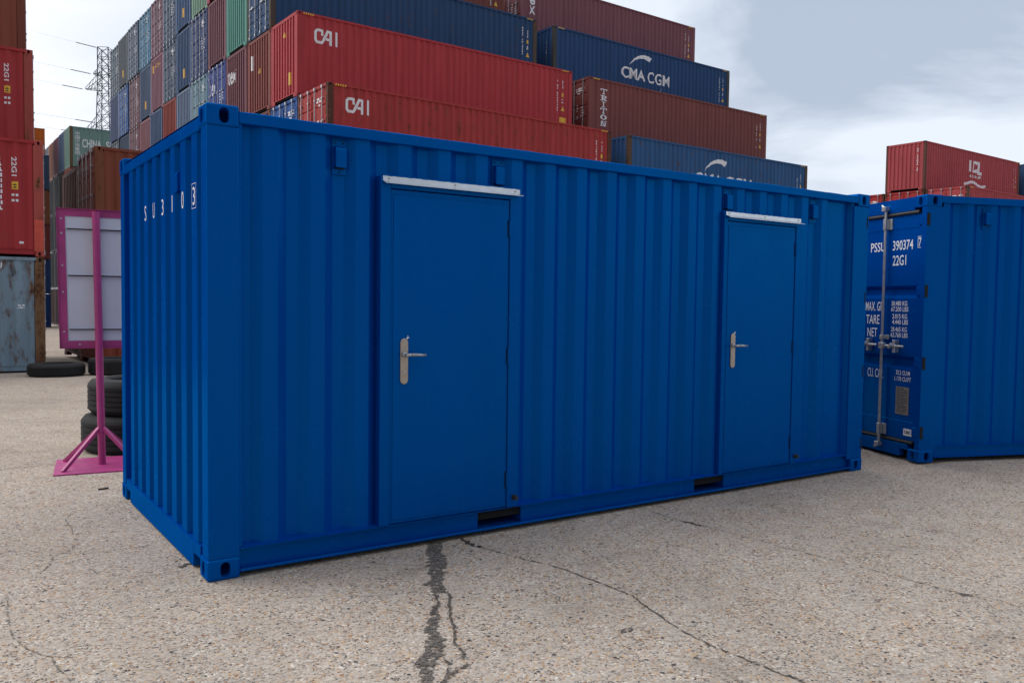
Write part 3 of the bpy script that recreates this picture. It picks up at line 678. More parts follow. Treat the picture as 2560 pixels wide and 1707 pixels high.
def bottom_rail():
    m = MB(); m.box(0.179, LM - 0.245, 0.0, 0.10, 0.158, 0.1655)          # upper flange
    xs = [0.179, FP[0][0], FP[0][1], FP[1][0], FP[1][1], LM - 0.179]
    for a, b in ((0, 1), (2, 3), (4, 5)): m.box(xs[a], xs[b], 0.042, 0.048, 0.040, 0.158)
    m.box(0.179, LM - 0.179, 0.001, 0.060, 0.031, 0.040)                  # lower flange
    m.box(0.179, LM - 0.179, 0.0015, 0.006, 0.040, 0.046)
    for a, b in FP:
        for x in (a - 0.006, b): m.box(x, x + 0.006, 0.0485, W40 - 0.03, 0.041, 0.158)
        m.box(a, b, 0.061, W40 - 0.03, 0.033, 0.040)
    return m
part('bottom_rail', bottom_rail(), bevel=0.0015)
m = MB(); m.box(0.179, LM - 0.179, W40 - 0.06, W40 - 0.003, 0.035, 0.165); part('bottom_rail', m)
m = MB(); m.box(0.18, 5.8, 0.0, 0.0135, 0.1655, 0.170)
# weld bead running in scallops along the foot of the panel
vs = []; n = 260
for i in range(n + 1):
    x = 0.20 + (5.80 - 0.20) * i / n
    if any(d[0] < x < d[1] for d in (D1, D2)): h = 0.1665
    else: h = 0.170 + 0.006 * (0.5 - 0.5 * math.cos(2 * math.pi * (x - S0 - 0.044) / PI_)) + random.uniform(-.0012, .0012)
    vs += [(x, min(MD(x), 0.066) + 0.001, h), (x, -0.001, 0.1667)]
m = MB(); m.add(vs, [(2*i, 2*i+1, 2*i+3, 2*i+2) for i in range(n)]); part('weld_bead', m)
# left end wall
EBP = [(0.120, 0.052), (0.205, 0.052)]
for k in range(8):
    s = 0.224 + k * 0.2535; EBP += [(s, 0.010), (s + 0.118, 0.010), (s + 0.137, 0.052), (s + 0.2345, 0.052)]
EBP.pop(); EBP += [(2.32, 0.052)]
ED = depth_of(EBP)
m = MB(); vs = []
for y, d in EBP: vs += [(d, y, 0.15), (d, y, 2.48)]
m.add(vs, [(2*i, 2*i+1, 2*i+3, 2*i+2) for i in range(len(EBP) - 1)]); part('end_panel', m)
m = MB(); m.box(0.004, 0.05, 0.31, W40 - 0.31, 0.012, 0.162); m.box(0.005, 0.05, 0.163, 0.31, 0.092, 0.162); m.box(0.005, 0.05, W40 - 0.31, W40 - 0.163, 0.092, 0.162)
part('bottom_rail', m)
ob('end_panel', m_end(HM, False), root, (LM, W40, 0), math.pi, col=BLUE)
# number letters, one on each rib of the end wall
CODE = ['3', '0', '1', '3', 'U', 'S']
for k, ch in enumerate(CODE):
    yc = 0.224 + k * 0.2535 + 0.062
    g = text_geo(ch, 0.014 if ch == '1' else 0.050, 0.102, 0.0)
    wd = 0.014 if ch == '1' else 0.050
    g = move(g, -yc - wd / 2, 2.070)
    if k == 0:
        fr = stroke_geo([[(-yc - .045, 2.053), (-yc + .045, 2.053), (-yc + .045, 2.190), (-yc - .045, 2.190), (-yc - .045, 2.053)]], 0.003); g = join(g, fr)
    mark('number', g, root, M_WHITE, 'x', lambda x: 0.010, [], 0.002)
# vents
def vent_mesh():
    m = MB(); m.box(-0.045, 0.045, 0.0, 0.004, 2.283, 2.482)
    m.prism([(0.003, 2.450), (-0.030, 2.440), (-0.036, 2.425), (-0.036, 2.322), (-0.028, 2.322), (-0.028, 2.33), (0.003, 2.33)], 'x', -0.034, 0.034)
    return m.mesh('vent_cover', M_FRESH, bevel=0.002)
VM = vent_mesh()
def screws(pts, r=0.0045, mat=M_DARK, ax='y'):
    m = MB()
    for x, y, z in pts: m.rod((x, y, z), (x, y - 0.004, z), r, 6)
    return m.mesh('screw', mat)
def vent(parent, x, y=0.052):
    v = ob('vent_cover', VM, parent, (x, y, 0), col=BLUE)
    mm = MB(); mm.box(-0.029, 0.029, -0.0265, 0.002, 2.317, 2.3215); ob('vent_slot', mm.mesh('vent_slot', M_DARK), v)
    for a, b in ((-0.026, 2.468), (0.026, 2.468), (0, 2.296)):
        mm = MB(); mm.rod((a, 0.0, b), (a, -0.004, b), 0.005, 6); ob('screw', mm.mesh('screw', M_DARK), v)
    return v
for k in (1, 5, 13, 17): vent(root, S0 + k * PI_ + 0.185)
ob('vent_cover', VM, root, (0.042, 0.70, -0.14), rz=-math.pi / 2, col=BLUE)
# doors
def door_set(x0, x1, lx0, lx1, hz, right_wide):
    fr = MB(); zt = DZ
    fr.box(x0, lx0 - 0.003, -0.008, 0.075, 0.1665, zt); fr.box(lx1 + 0.003, x1, -0.008, 0.075, 0.1665, zt)
    fr.box(lx0 - 0.003, lx1 + 0.003, -0.008, 0.07, 2.228, zt)
    F = part('door_frame', fr, bevel=0.0025)
    b = MB(); b.box(lx0 - 0.003, lx1 + 0.003, 0.03, 0.055, 0.1665, 2.227); part('door_rebate', b, M_DARK)
    # leaf: a flush sheet with a shallow pressed border near the edges
    l = MB(); l.box(lx0, lx1, 0.0005, 0.028, 0.171, 2.223); 
    D = part('door', l, bevel=0.003, seg=2)
    q = MB(); e = 0.016
    q.box(lx0 + e, lx1 - e, -0.0035, 0.0005, 0.19, 2.192); ob('door_skin', q.mesh('door_skin', M_FRESH, bevel=0.0015), D, col=BLUE)
    for z in hz:
        s_ = MB(); s_.box(lx1 - 0.011, lx1 - 0.0005, -0.006, 0.0, z - 0.055, z + 0.055); ob('hinge_slot_shade', s_.mesh('hinge_slot_shade', M_DARK), D)  # dark strip painting the hinge barrel's shadow on the leaf edge
        h = MB(); h.rod((lx1 + 0.001, -0.010, z - 0.052), (lx1 + 0.001, -0.010, z + 0.052), 0.009, 10); ob('hinge', h.mesh('hinge', M_FRESH), D, col=BLUE)
    hx = lx0 + 0.0905
    p = MB(); p.prism([(hx + a, 1.176 + c) for a, c in stadium(0.053, 0.284, 8)], 'y', -0.0125, -0.0036)
    H = ob('handle', p.mesh('handle', M_STEEL, bevel=0.0015), D)
    v = MB(); v.rod((hx, -0.0125, 1.217), (hx, -0.026, 1.217), 0.017, 12); v.rod((hx, -0.02, 1.217), (hx, -0.058, 1.217), 0.010, 10)
    v.rod((hx - 0.008, -0.056, 1.217), (hx + 0.03, -0.057, 1.218), 0.0105, 10); v.rod((hx + 0.03, -0.057, 1.218), (hx + 0.128, -0.052, 1.214), 0.0105, 10, r2=0.009)
    ob('lever', v.mesh('lever', M_GALV, smooth=True), H)
    c = MB(); c.rod((hx, -0.0125, 1.112), (hx, -0.0165, 1.112), 0.0085, 12); ob('keyhole', c.mesh('keyhole', M_GALV), H)
    # rain hood
    r = MB(); r.prism([(-0.008, 2.299), (-0.011, 2.299), (-0.0112, 2.270), (-0.052, 2.254), (-0.052, 2.2505), (-0.010, 2.266), (-0.008, 2.266)], 'x', x0 + 0.012, x1 - 0.012)
    R = ob('rain_hood', r.mesh('rain_hood', M_ALU), root)
    s_ = MB()
    for i in range(30):
        xa = x0 + 0.008 + (x1 - x0 - 0.016) * i / 30; xb = x0 + 0.008 + (x1 - x0 - 0.016) * (i + 1) / 30; s_.rod((xa, -0.0085, 2.3015), (xb, -0.0085, 2.3015 + random.uniform(-.001, .001)), random.uniform(.0035, .0055), 6)
    part('sealant_bead', s_)
    chip = ([(lx0 + .105, 1.318), (lx0 + .114, 1.323), (lx0 + .117, 1.338), (lx0 + .121, 1.324), (lx0 + .131, 1.321), (lx0 + .120, 1.317), (lx0 + .112, 1.311)], [(0, 1, 2, 3, 4, 5, 6)])
    mark('paint_chip', chip, D, M_WHITE, 'y', lambda x: -0.0035, [], 0.0008)
    for t in (0.05, 0.5, 0.95):
        s = MB(); xx = x0 + (x1 - x0) * t; s.rod((xx, -0.010, 2.283), (xx, -0.0145, 2.283), 0.006, 8); ob('screw', s.mesh('screw', M_STEEL), R)
    return F
door_set(D1[0], D1[1], 1.092, 1.962, (2.034, 1.19, 0.355), True)
door_set(D2[0], D2[1], 4.096, 4.966, (2.034, 1.19, 0.355), False)
for x in (2.022, 5.03):
    p = MB(); p.rod((x, 0.066, 0.23), (x, -0.012, 0.23), 0.020, 12); p.rod((x, -0.012, 0.23), (x, -0.045, 0.23), 0.015, 12, r2=0.013); part('rubber_stop', p, M_INK)
for z in (2.33, 1.63, 0.94, 0.26):
    p = MB(); p.box(6.025, 6.034, 0.002, 0.02, z - 0.055, z + 0.055); part('hinge_slot_shade', p, M_DARK)

# ------------------------------------------------------------------ the second blue container, doors towards us
root2 = thing('shipping_container', 'bright blue container with white weight markings and a steel locking bar on its closed door', 'container', (6.658, -0.210, gz(6.9, 0.5) + 0.006), -0.3545)
def part2(name, m, mat=M_FRESH, bevel=0.0, parent=None, loc=(0,0,0), **k):
    return ob(name, m.mesh(name, mat, bevel=bevel) if isinstance(m, MB) else m, parent or root2, loc, col=BLUE, **k)
ob('frame', m_frame(LM, HM, 'f', 0.068), root2, col=BLUE)
ob('side_panel', m_side(LM, HM, 'f'), root2, col=BLUE); ob('side_panel', m_side(LM, HM, 'f'), root2, (LM, W40, 0), math.pi, col=BLUE)
ob('roof', m_roof(LM, HM, 'f'), root2, col=BLUE); ob('floor', m_floor(LM), root2); castings(root2, LM, HM, BLUE, CAST_F)
ob('end_panel', m_end(HM, False), root2, (LM, W40, 0), math.pi, col=BLUE)
vent(root2, side_bp(LM)[7][0] + 0.035, 0.046)
m = MB(); m.box(0.003, 0.06, 0.17, W40 - 0.17, 2.452, 2.575); part2('door_header', m, bevel=0.004)
m = MB(); m.box(0.003, 0.06, 0.275, W40 - 0.275, 0.025, 0.152); m.box(0.004, 0.06, 0.17, 0.275, 0.10, 0.152); m.box(0.004, 0.06, W40 - 0.275, W40 - 0.17, 0.10, 0.152); part2('door_sill', m, bevel=0.003)
def leaf2():
    # door leaf with two pressed horizontal channels
    m = MB(); ya, yb = 0.075, 1.212; yi, yo = 0.115, 1.17; f = 0.024
    prof = [(f, 0.195), (f, 0.372), (f + .004, 0.376), (f + .004, 0.893), (f + .046, 0.925), (f + .046, 0.985), (f + .004, 1.020), (f + .004, 1.596), (f + .046, 1.628), (f + .046, 1.688), (f + .004, 1.722), (f + .004, 2.284), (f, 2.288), (f, 2.418)]
    n = len(prof)
    m.add([(x, yi, z) for x, z in prof] + [(x, yo, z) for x, z in prof], [(i, i + n, i + n + 1, i + 1) for i in range(n - 1)])
    for y in (yi, yo): m.add([(x, y, z) for x, z in prof] + [(f + .06, y, prof[0][1]), (f + .06, y, prof[-1][1])], [tuple(range(n)) + (n + 1, n)])
    m.box(f - .001, f + .03, ya, yi, 0.195, 2.418); m.box(f - .001, f + .03, yo, yb, 0.195, 2.418)
    return m.mesh('door', M_FRESH)
LF = leaf2()
for k in (0, 1):
    d = ob('door', LF, root2, (0, 0 if k == 0 else W40, 0), col=BLUE, scale=None if k == 0 else (1, -1, 1))
    for yb in (0.555, 0.955):
        b = MB(); b.rod((-0.018, yb, 0.085), (-0.018, yb, 2.505), 0.0145, 12)
        B = ob('locking_bar', b.mesh('locking_bar', M_GALV), d)
        for z in (2.345, 0.26, 1.20):
            h = 0.055 if z != 1.20 else 0.022
            q = MB(); q.box(0.008, 0.024, yb - 0.062, yb + 0.022, z - h, z + h); q.box(-0.037, 0.008, yb - 0.020, yb + 0.020, z - h, z + h); ob('bar_bracket', q.mesh('bar_bracket', M_GALV, bevel=0.004), B)
        for z, s in ((2.50, 1), (0.105, -1)):
            q = MB(); q.box(-0.052, 0.003, yb - 0.03, yb + 0.03, z - 0.022, z + 0.022); q.rod((-0.03, yb + .01, z + s * .01), (-0.03, yb + .05, z + s * .04), 0.014, 8); ob('cam_keeper', q.mesh('cam_keeper', M_GALV, bevel=0.004), B)
        q = MB(); q.box(-0.048, -0.008, yb - 0.055, yb + 0.02, 1.085, 1.145); q.rod((-0.03, yb - 0.03, 1.115), (-0.026, yb - 0.33, 1.118), 0.0125, 8)
        q.rod((-0.034, yb - 0.13, 1.10), (-0.05, yb - 0.19, 1.135), 0.02, 8); q.box(-0.03, 0.024, yb - 0.205, yb - 0.165, 1.05, 1.178)
        ob('handle', q.mesh('handle', M_GALV, bevel=0.004), B)
    g = MB(); g.rod((0.012, 0.105, 2.436), (0.012, 1.215, 2.436), 0.016, 8); ob('door_seal', g.mesh('door_seal', M_GASK), d)
    g = MB(); g.rod((0.016, 0.105, 0.176), (0.016, 1.215, 0.176), 0.015, 8); ob('door_seal', g.mesh('door_seal', M_GASK), d)
    for z in (2.353, 1.664, 0.966, 0.29):
        q = MB(); q.box(0.004, 0.024, -0.02 + 0.05, 0.115, z - 0.045, z + 0.045); ob('hinge', q.mesh('hinge', M_FRESH, bevel=0.005), d, col=BLUE)
    if k == 0: DOOR2 = d
for z in (2.353, 1.664, 0.966, 0.29):
    q = MB(); q.box(0.012, 0.044, -0.001, 0.03, z - 0.06, z + 0.06); part2('hinge_slot_shade', q, M_DARK)
def dtext(s, yl, yr, z0, z1, bold=0.012, mat=M_WHITE, name='lettering', x=0.028):
    g = move(text_geo(s, yl - yr, z1 - z0, bold), -yl, z0)
    return mark(name, g, DOOR2, mat, 'x', lambda v: x, [], 0.0025)
dtext('PSSU', 0.830, 0.605, 2.077, 2.172, 0.008)
dtext('390374', 0.493, 0.200, 2.077, 2.176, 0.008)
g = join(move(text_geo('7', 0.036, 0.084, 0.008), -0.119, 2.098), stroke_geo([[(-0.128, 2.088), (-0.074, 2.088), (-0.074, 2.196), (-0.128, 2.196), (-0.128, 2.088)]], 0.005))
mark('lettering', g, DOOR2, M_WHITE, 'x', lambda v: 0.023, [], 0.0025)
dtext('22G1', 0.488, 0.292, 1.925, 2.028, 0.008)
dtext('MAX. GR.', 0.885, 0.600, 1.466, 1.560, 0.004); dtext('TARE', 0.872, 0.660, 1.330, 1.424, 0.004); dtext('NET', 0.845, 0.690, 1.196, 1.288, 0.004)
for s, z, yl, yr in (('30.480 KG', 1.521, .484, .255), ('67.200 LBS', 1.463, .486, .238), ('2.015 KG', 1.391, .466, .252), ('4.440 LBS', 1.334, .466, .236), ('28.465 KG', 1.261, .482, .248), ('62.760 LBS', 1.203, .482, .234)):
    dtext(s, yl, yr, z, z + 0.047)
dtext('CU. CAP.', 0.822, 0.572, 0.775, 0.866, 0.004); dtext('33.2 CU.M', 0.385, 0.185, 0.830, 0.874); dtext('1.170 CU.FT', 0.402, 0.166, 0.768, 0.812)
m = MB(); m.box(0.022, 0.0275, 0.189, 0.373, 0.436, 0.712); PL = ob('data_plate', m.mesh('data_plate', M_PLATE), DOOR2)
for i in range(13):
    g = move(rect_geo(0.15 if i % 4 else 0.10, 0.006), -0.356, 0.692 - i * 0.0195); mark('engraving', g, PL, M_INK, 'x', lambda v: 0.022, [], 0.0012)
m = MB(); m.box(0.018, 0.0225, 0.122, 0.241, 0.236, 0.304); CP = ob('sticker', m.mesh('sticker', M_WHITE), DOOR2)
mark('lettering', move(text_geo('CIMC', 0.09, 0.032, 0.03), -0.227, 0.254), CP, M_INK, 'x', lambda v: 0.018, [], 0.0012)

# ------------------------------------------------------------------ stacked containers behind
TH = 0.0282; cu_, su_ = math.cos(TH), math.sin(TH)
def at(o, lx, ly): return (o[0] + lx * cu_ - ly * su_, o[1] + lx * su_ + ly * cu_)
L40 = 12.192; HC = 2.896; ST = 2.591
Z = [-0.25, 2.63, 5.53, 8.44, 11.315, 14.10, 17.0]
def HT(k): return Z[k + 1] - Z[k] - 0.012
GW = 'containers in the tall stack behind'
CAI_RED = lin(168, 60, 66); CAI_OLD = lin(164, 58, 58); MAR = lin(118, 66, 72); BRN = lin(116, 66, 60); NAVY = lin(38, 70, 108); STEEL = lin(56, 92, 128); SLATE = lin(74, 96, 124)
def tall(label, o, bx, row, lv, col, wear, left, dz=0.0, dx=0.0, **k):
    x, y = at(o, bx + dx, row * 2.5)
    return container(label, (x, y, Z[lv] + dz), TH, L40, round(HT(lv), 3), col, wear, left=left, right='end', group=GW, **k)
O1 = (9.35, 21.05)
c = tall('weathered red-brown container with white CAI logo and rusty door end facing left', O1, 0, 0, 2, CAI_OLD, 0.46, 'door', cast=lin(84, 50, 42), text=3)
side_mark(c, 'logo', move(tuple([[(x * 0.97, z * 0.97) for x, z in logo_cai()[0]], logo_cai()[1]]), 0.64, 2.03), M_WHITE, L40); H = HT(2); right_marks(c, L40, H, 3); hazard(c, L40, H, 0.25, 0.66)
c = tall('bright red container with white CAI logo, set back on the weathered CAI one', O1, 0, 1, 3, CAI_RED, 0.12, 'end')
H = HT(3); side_mark(c, 'logo', move(tuple([[(x, z) for x, z in logo_cai()[0]], logo_cai()[1]]), 0.64, 1.90), M_WHITE, L40); right_marks(c, L40, H, 4, hc=True); hazard(c, L40, H, 0.22, 0.62)
end_mark(c, 'sticker', move(rect_geo(0.26, 0.42), 0.62, 0.5), M_YEL); end_mark(c, 'warning_triangle', ([(1.08, 2.22), (1.28, 2.22), (1.18, 2.42)], [(0,1,2)]), M_YEL)
c = tall('long navy container cut by the top of the picture, above the bright red CAI one', O1, 0, 2, 4, NAVY, 0.34, 'door', cast=lin(78, 70, 62), text=11); right_marks(c, L40, HT(4), 5)
c = tall('brown container at the top edge of the picture, above the long navy one', O1, 0, 3, 5, BRN, 0.3, 'door'); right_marks(c, L40, HT(5), 6)
c = tall('blue container with door bars between the two CAI containers, under the bright red one', O1, 0, 1, 2, lin(40, 84, 150), 0.3, 'door', text=20)
c = tall('brown-red ribbed container end with a cream placard, left of the bright red CAI one', O1, 0, 2, 3, lin(122, 62, 58), 0.3, 'end')
end_mark(c, 'sticker', move(rect_geo(0.2, 0.55), 1.9, 1.75), M_WHITE); end_mark(c, 'warning_triangle', ([(1.05, 1.5), (1.25, 1.5), (1.15, 1.7)], [(0,1,2)]), M_YEL)
P_ = {'g': 'plain ribbed end', 'd': 'door bars'}
# columns of container ends running away to the left: (row, level, colour, end, label, wear)
WALL = [
 (3, 5, None), 
 (3, 4, lin(98, 166, 154), 'end', 'teal green ribbed container end, left of the navy doors above the bright red CAI container', .2),
 (3, 3, lin(124, 74, 86), 'end', 'maroon ribbed container end lettered tex, under the teal green one', .25),
 (4, 4, lin(126, 78, 92), 'end', 'maroon ribbed container end, left of the teal green one', .2),
 (4, 3, lin(66, 86, 160), 'door', 'violet blue container doors with bright bars, left of the tex container', .15),
 (4, 5, lin(170, 62, 86), 'end', 'pink red container end at the top edge of the picture, above a maroon one', .2),
 (5, 5, lin(140, 176, 158), 'end', 'pale green ribbed container end at the top edge of the picture', .2),
 (5, 4, lin(62, 82, 130), 'door', 'dark blue container doors under the pale green ribbed end', .2),
 (5, 3, lin(120, 158, 176), 'door', 'pale teal container doors just above the blue site container corner', .3),
 (6, 5, lin(70, 102, 146), 'end', 'blue ribbed container end with a yellow sticker, left of the pale green one', .15),
 (6, 4, lin(62, 92, 134), 'end', 'darker blue ribbed container end with yellow sticker, below another blue ribbed end', .15),
 (6, 3, lin(114, 136, 166), 'end', 'pale grey blue ribbed container end right of the rust red one', .15),
 (7, 5, lin(84, 104, 132), 'door', 'grey blue container doors in the top tier, right of doors with white bars', .2),
 (7, 4, lin(76, 96, 124), 'door', 'grey blue container doors directly above the rust red ribbed end', .2),
 (7, 3, lin(150, 66, 58), 'end', 'rust red ribbed container end low in the wall of ends', .2),
 (8, 5, lin(134, 88, 108), 'door', 'mauve container doors with white bars in the top tier', .15),
 (8, 4, lin(150, 106, 124), 'end', 'dusty pink ribbed container end with a yellow logo', .1),
 (8, 3, lin(76, 100, 138), 'end', 'blue ribbed container end under the dusty pink one', .15),
 (9, 5, lin(92, 146, 182), 'door', 'light sky blue container doors in the top tier', .25),
 (9, 4, lin(84, 104, 136), 'end', 'slate blue ribbed container end with yellow sticker, left of the dusty pink one', .1),
 (9, 3, lin(150, 106, 116), 'end', 'faded pink brown ribbed container end low in the wall', .15),
 (10, 5, lin(104, 120, 146), 'door', 'grey blue container doors left of the light sky blue doors', .2),
 (10, 4, lin(128, 90, 104), 'door', 'mauve brown container doors under grey blue doors', .2),
 (10, 3, lin(128, 84, 98), 'door', 'mauve container doors just above the brown container roof', .2),
 (11, 5, lin(108, 118, 128), 'end', 'slate grey ribbed container end with ochre sticker in the top tier', .3),
 (11, 4, lin(78, 116, 178), 'door', 'bright blue container doors under the slate grey ribbed end', .1),
 (11, 3, lin(84, 100, 126), 'end', 'slate ribbed container end low in the wall, under bright blue doors', .15),
 (12, 5, lin(104, 122, 140), 'door', 'leftmost container doors in the top tier of the wall, grey blue', .3),
 (12, 4, lin(92, 108, 144), 'end', 'leftmost ribbed container end beside the pylon, slate blue', .1),
 (12, 3, lin(104, 120, 136), 'door', 'leftmost container doors low in the wall, above the brown container', .3),
]
for it in WALL:
    if it[2] is None: continue
    row, lv, col, end, label, wear = it
    dz = -0.05 * max(0, row - 4.5)
    c = tall(label, O1, 0, row, lv, tuple(v * 0.70 for v in col), wear, end, dz=dz, detail=1, text=row * 7 + lv if end == 'door' else None, dx=random.uniform(-.04, .04))
    if 'yellow sticker' in label or 'ochre' in label: end_mark(c, 'sticker', move(rect_geo(0.3, 0.42), 1.0, 0.55), M_YEL)
    if 'yellow logo' in label:
        end_mark(c, 'logo', join(move(rect_geo(0.28, 0.36), 1.85, 2.05), move(blocks(5, 1.1, 0.22, 0.2, seed=4), 0.6, 2.2)), M_YEL)
    if 'tex' in label:
        g = text_geo('tex', 1.02, 0.62, 0.012); g = ([(-x, z) for x, z in g[0]], g[1]); end_mark(c, 'lettering', move(g, 2.25, 1.68), M_WHITE)
O2 = (22.55, 21.50)
c = tall('faded blue container with white swoosh logo half hidden behind the blue site container', O2, 0, 0, 2, lin(46, 86, 132), 0.42, 'end', cast=lin(80, 66, 56))
side_mark(c, 'logo', join(move(logo_arc(), 4.66, 1.88), move(tuple([[(x * 1.17, z) for x, z in logo_cma()[0]], logo_cma()[1]]), 4.05, 1.26), move(logo_tail(), 7.0, 0.95)), M_WHITE, L40); right_marks(c, L40, HT(2), 31)
c = tall('brown container lettered TRITON down its near end', O2, 0, 1, 3, lin(124, 70, 66), 0.2, 'door', text=40)
side_mark(c, 'lettering', move(serif_col('TRITON', 0.36, 1.66), 0.71, HT(3) - 2.03), M_WHITE, L40); right_marks(c, L40, HT(3), 32); hazard(c, L40, HT(3), 0.25, 0.62)
c = tall('dark blue container with white swoosh and CMA CGM lettering', O2, 0, 2, 4, lin(36, 70, 114), 0.15, 'end', cast=lin(64, 66, 66))
side_mark(c, 'logo', join(move(logo_arc(), 4.80, 1.83), move(logo_cma(), 4.28, 1.17), move(logo_tail(), 6.80, 0.80)), M_WHITE, L40); right_marks(c, L40, HT(4), 33); hazard(c, L40, HT(4), 0.25, 0.66)
end_mark(c, 'lettering', move(blocks(13, 0.09, 1.6, 0.35, seed=50), 0.50, 0.75), M_WHITE)
c = tall('plum brown container with tall letters ending eX, highest of the middle stack', O2, 0, 3, 5, lin(124, 78, 86), 0.12, 'door', text=60)
side_mark(c, 'lettering', join(move(text_geo('t', 0.26, 0.46, 0.03), 0.56, 2.16), move(text_geo('e', 0.32, 0.36, 0.03), 0.53, 1.72), move(text_geo('X', 0.34, 0.40, 0.03), 0.52, 1.26)), M_WHITE, L40); right_marks(c, L40, HT(5), 34, hc=True); hazard(c, L40, HT(5), 0.25, 0.62)
O3 = (47.20, 22.94)
c = tall('red container with ICL logo above the second blue container', O3, 0, 0, 3, lin(164, 72, 78), 0.3, 'end', cast=lin(92, 56, 48))
icl = join(move(stroke_geo([[(0.12, 0), (0.0 + .12, 0.70)]], 0.24), 0, 0), move(stroke_geo([[(0.95, 0.50), (0.92, 0.62), (0.55, 0.62), (0.47, 0.06), (0.88, 0.06), (0.90, 0.22)]], 0.16)), stroke_geo([[(1.22, 0.70), (1.15, -0.02), (1.62, -0.02)]], 0.19))
wave = ([], []); n = 24; vs = []
for i in range(n + 1):
    t = i / n; x = t * 2.85; z = 0.10 * math.sin(2 * math.pi * (t * 1.25 - 0.24)) - 0.02 * t; vs += [(x, z), (x, z + 0.17)]
wave = (vs, [(2*i, 2*i+2, 2*i+3, 2*i+1) for i in range(n)])
side_mark(c, 'logo', join(move(icl, 5.40, 1.60), move(text_geo('GROUP', 1.45, 0.17, 0.06, 1.5), 5.46, 1.24), move(wave, 4.74, 0.80)), M_WHITE, L40); right_marks(c, L40, HT(3), 70)
end_mark(c, 'lettering', move(blocks(12, 0.09, 1.35, 0.35, seed=71), 0.42, 1.15), M_WHITE)
c = tall('red container with door bars, lower and nearer than the ICL one', O3, 0.05, -1, 2, lin(168, 70, 74), 0.3, 'door', cast=lin(86, 58, 48), text=72, dx=0.0); hazard(c, L40, HT(2), 0.25, 0.7)
c = tall('red container doors directly beneath the ICL container', O3, 0, 0, 2, lin(160, 52, 52), 0.3, 'door', cast=lin(80, 52, 42), text=73)
c = tall('red container doors seen between the two blue containers', O3, 0, 1, 2, lin(160, 46, 48), 0.3, 'door', cast=lin(80, 52, 42), text=74)
c = tall('navy container at the right edge of the picture beside the ICL one', O3, 13.0, 0, 3, NAVY, 0.4, 'end')
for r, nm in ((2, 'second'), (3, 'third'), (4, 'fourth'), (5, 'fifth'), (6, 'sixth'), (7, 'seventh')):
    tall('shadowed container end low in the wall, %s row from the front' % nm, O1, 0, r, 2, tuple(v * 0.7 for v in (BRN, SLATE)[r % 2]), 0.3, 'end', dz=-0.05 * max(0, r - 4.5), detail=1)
for o, r, lv, nm in ((O1, 0, 1, 'middle'), (O1, 0, 0, 'ground'), (O2, 0, 1, 'middle'), (O2, 0, 0, 'ground'), (O3, -1, 1, 'middle'), (O3, -1, 0, 'ground')):
    where = {9.35: 'the weathered CAI one', 22.55: 'the faded swoosh one', 47.20: 'the red door one near ICL'}[o[0]]
    tall('dull %s level container carrying %s' % (nm, where), o, 0, r, lv, BRN if lv else SLATE, 0.4, 'end')

# ------------------------------------------------------------------ stack at the left edge (right ends towards the lane)
OL = (1.0, 17.15); GL = 'containers stacked at the left edge'
ZL = [-0.18, 2.42, 5.02, 7.62]
def left(label, row, lv, col, wear, dx=0.0, **k):
    x, y = at(OL, -L40 + dx, row * 2.5)
    return container(label, (x, y, ZL[lv]), TH, L40, 2.588, col, wear, left='end', right='door', group=GL, **k)
c = left('grey blue container with rust streaked corner post, standing on the ground', 0, 0, lin(122, 142, 156), 0.6, cast=lin(122, 92, 66))
ob('vent_cover', VM, c, (L40 - 0.60, 0.036, -0.13), col=(*lin(96, 92, 74), 0.4))
side_mark(c, 'lettering', move(text_geo('U', 0.12, 0.12, 0.02), L40 - 0.95, 2.32), M_WHITE, L40)
side_mark(c, 'scuff', move(blocks(2, 0.16, 0.1, 0.3, seed=5), L40 - 0.55, 1.44), M_WHITE, L40)
c = left('red container with 22G1 marking and orange patch on its corner post', 0, 1, lin(160, 52, 56), 0.22, cast=lin(166, 78, 70))
def vert(s, h, w, b=0.02):
    g = text_geo(s, h, w, b); return move(([(z, -x) for x, z in g[0]], g[1]), 0, 0)
def left_marks(c, x):
    side_mark(c, 'lettering', move(vert('22G1', 0.42, 0.10), x - 0.06, 2.18), M_WHITE, L40)
    s = side_mark(c, 'sticker', move(rect_geo(0.125, 0.17), x - 0.06, 1.47), M_YEL, L40)
    side_mark(c, 'lettering', move(blocks(2, 0.09, 0.11, 0.35, seed=2), x - 0.045, 1.50), M_INK, L40, 0.006)
    side_mark(c, 'sticker', move(blocks(3, 0.13, 0.18, 0.1, seed=8), x - 0.065, 1.20), M_WHITE, L40)
left_marks(c, L40 - 0.56)
side_mark(c, 'lettering', move(blocks(11, 0.10, 1.32, 0.3, seed=22), L40 - 0.90, 0.88), M_WHITE, L40)
side_mark(c, 'sticker', move(rect_geo(0.09, 0.05), L40 - 0.49, 0.28), M_WHITE, L40)
mark('paint_patch', move(rect_geo(0.185, 0.70), L40 - 0.195, 0.125), c, plain('orange_paint_patch', lin(196, 74, 52), 0.5, 0, 0.15, 8), 'y', lambda x: 0.004, [], 0.006)
c = left('red container set back on the lower red one, with 22G1 marking', 1, 2, lin(160, 56, 60), 0.25, dx=0.13, cast=lin(158, 76, 68)); left_marks(c, L40 - 0.56)
c = left('brown container at the top left corner of the picture', 2, 3, lin(130, 72, 58), 0.3, dx=0.28, cast=lin(116, 66, 52))
for row, lv, lab in ((1, 0, 'grey container on the ground behind the grey blue one at the left'), (1, 1, 'dull red container behind the red one at the left'), (2, 0, 'grey container on the ground in the third row at the left'), (2, 1, 'dull blue container in the third row at the left'), (2, 2, 'dull brown container carrying the topmost brown one at the left')):
    left(lab, row, lv, (SLATE, CAI_OLD, BRN)[lv], 0.4, detail=1)

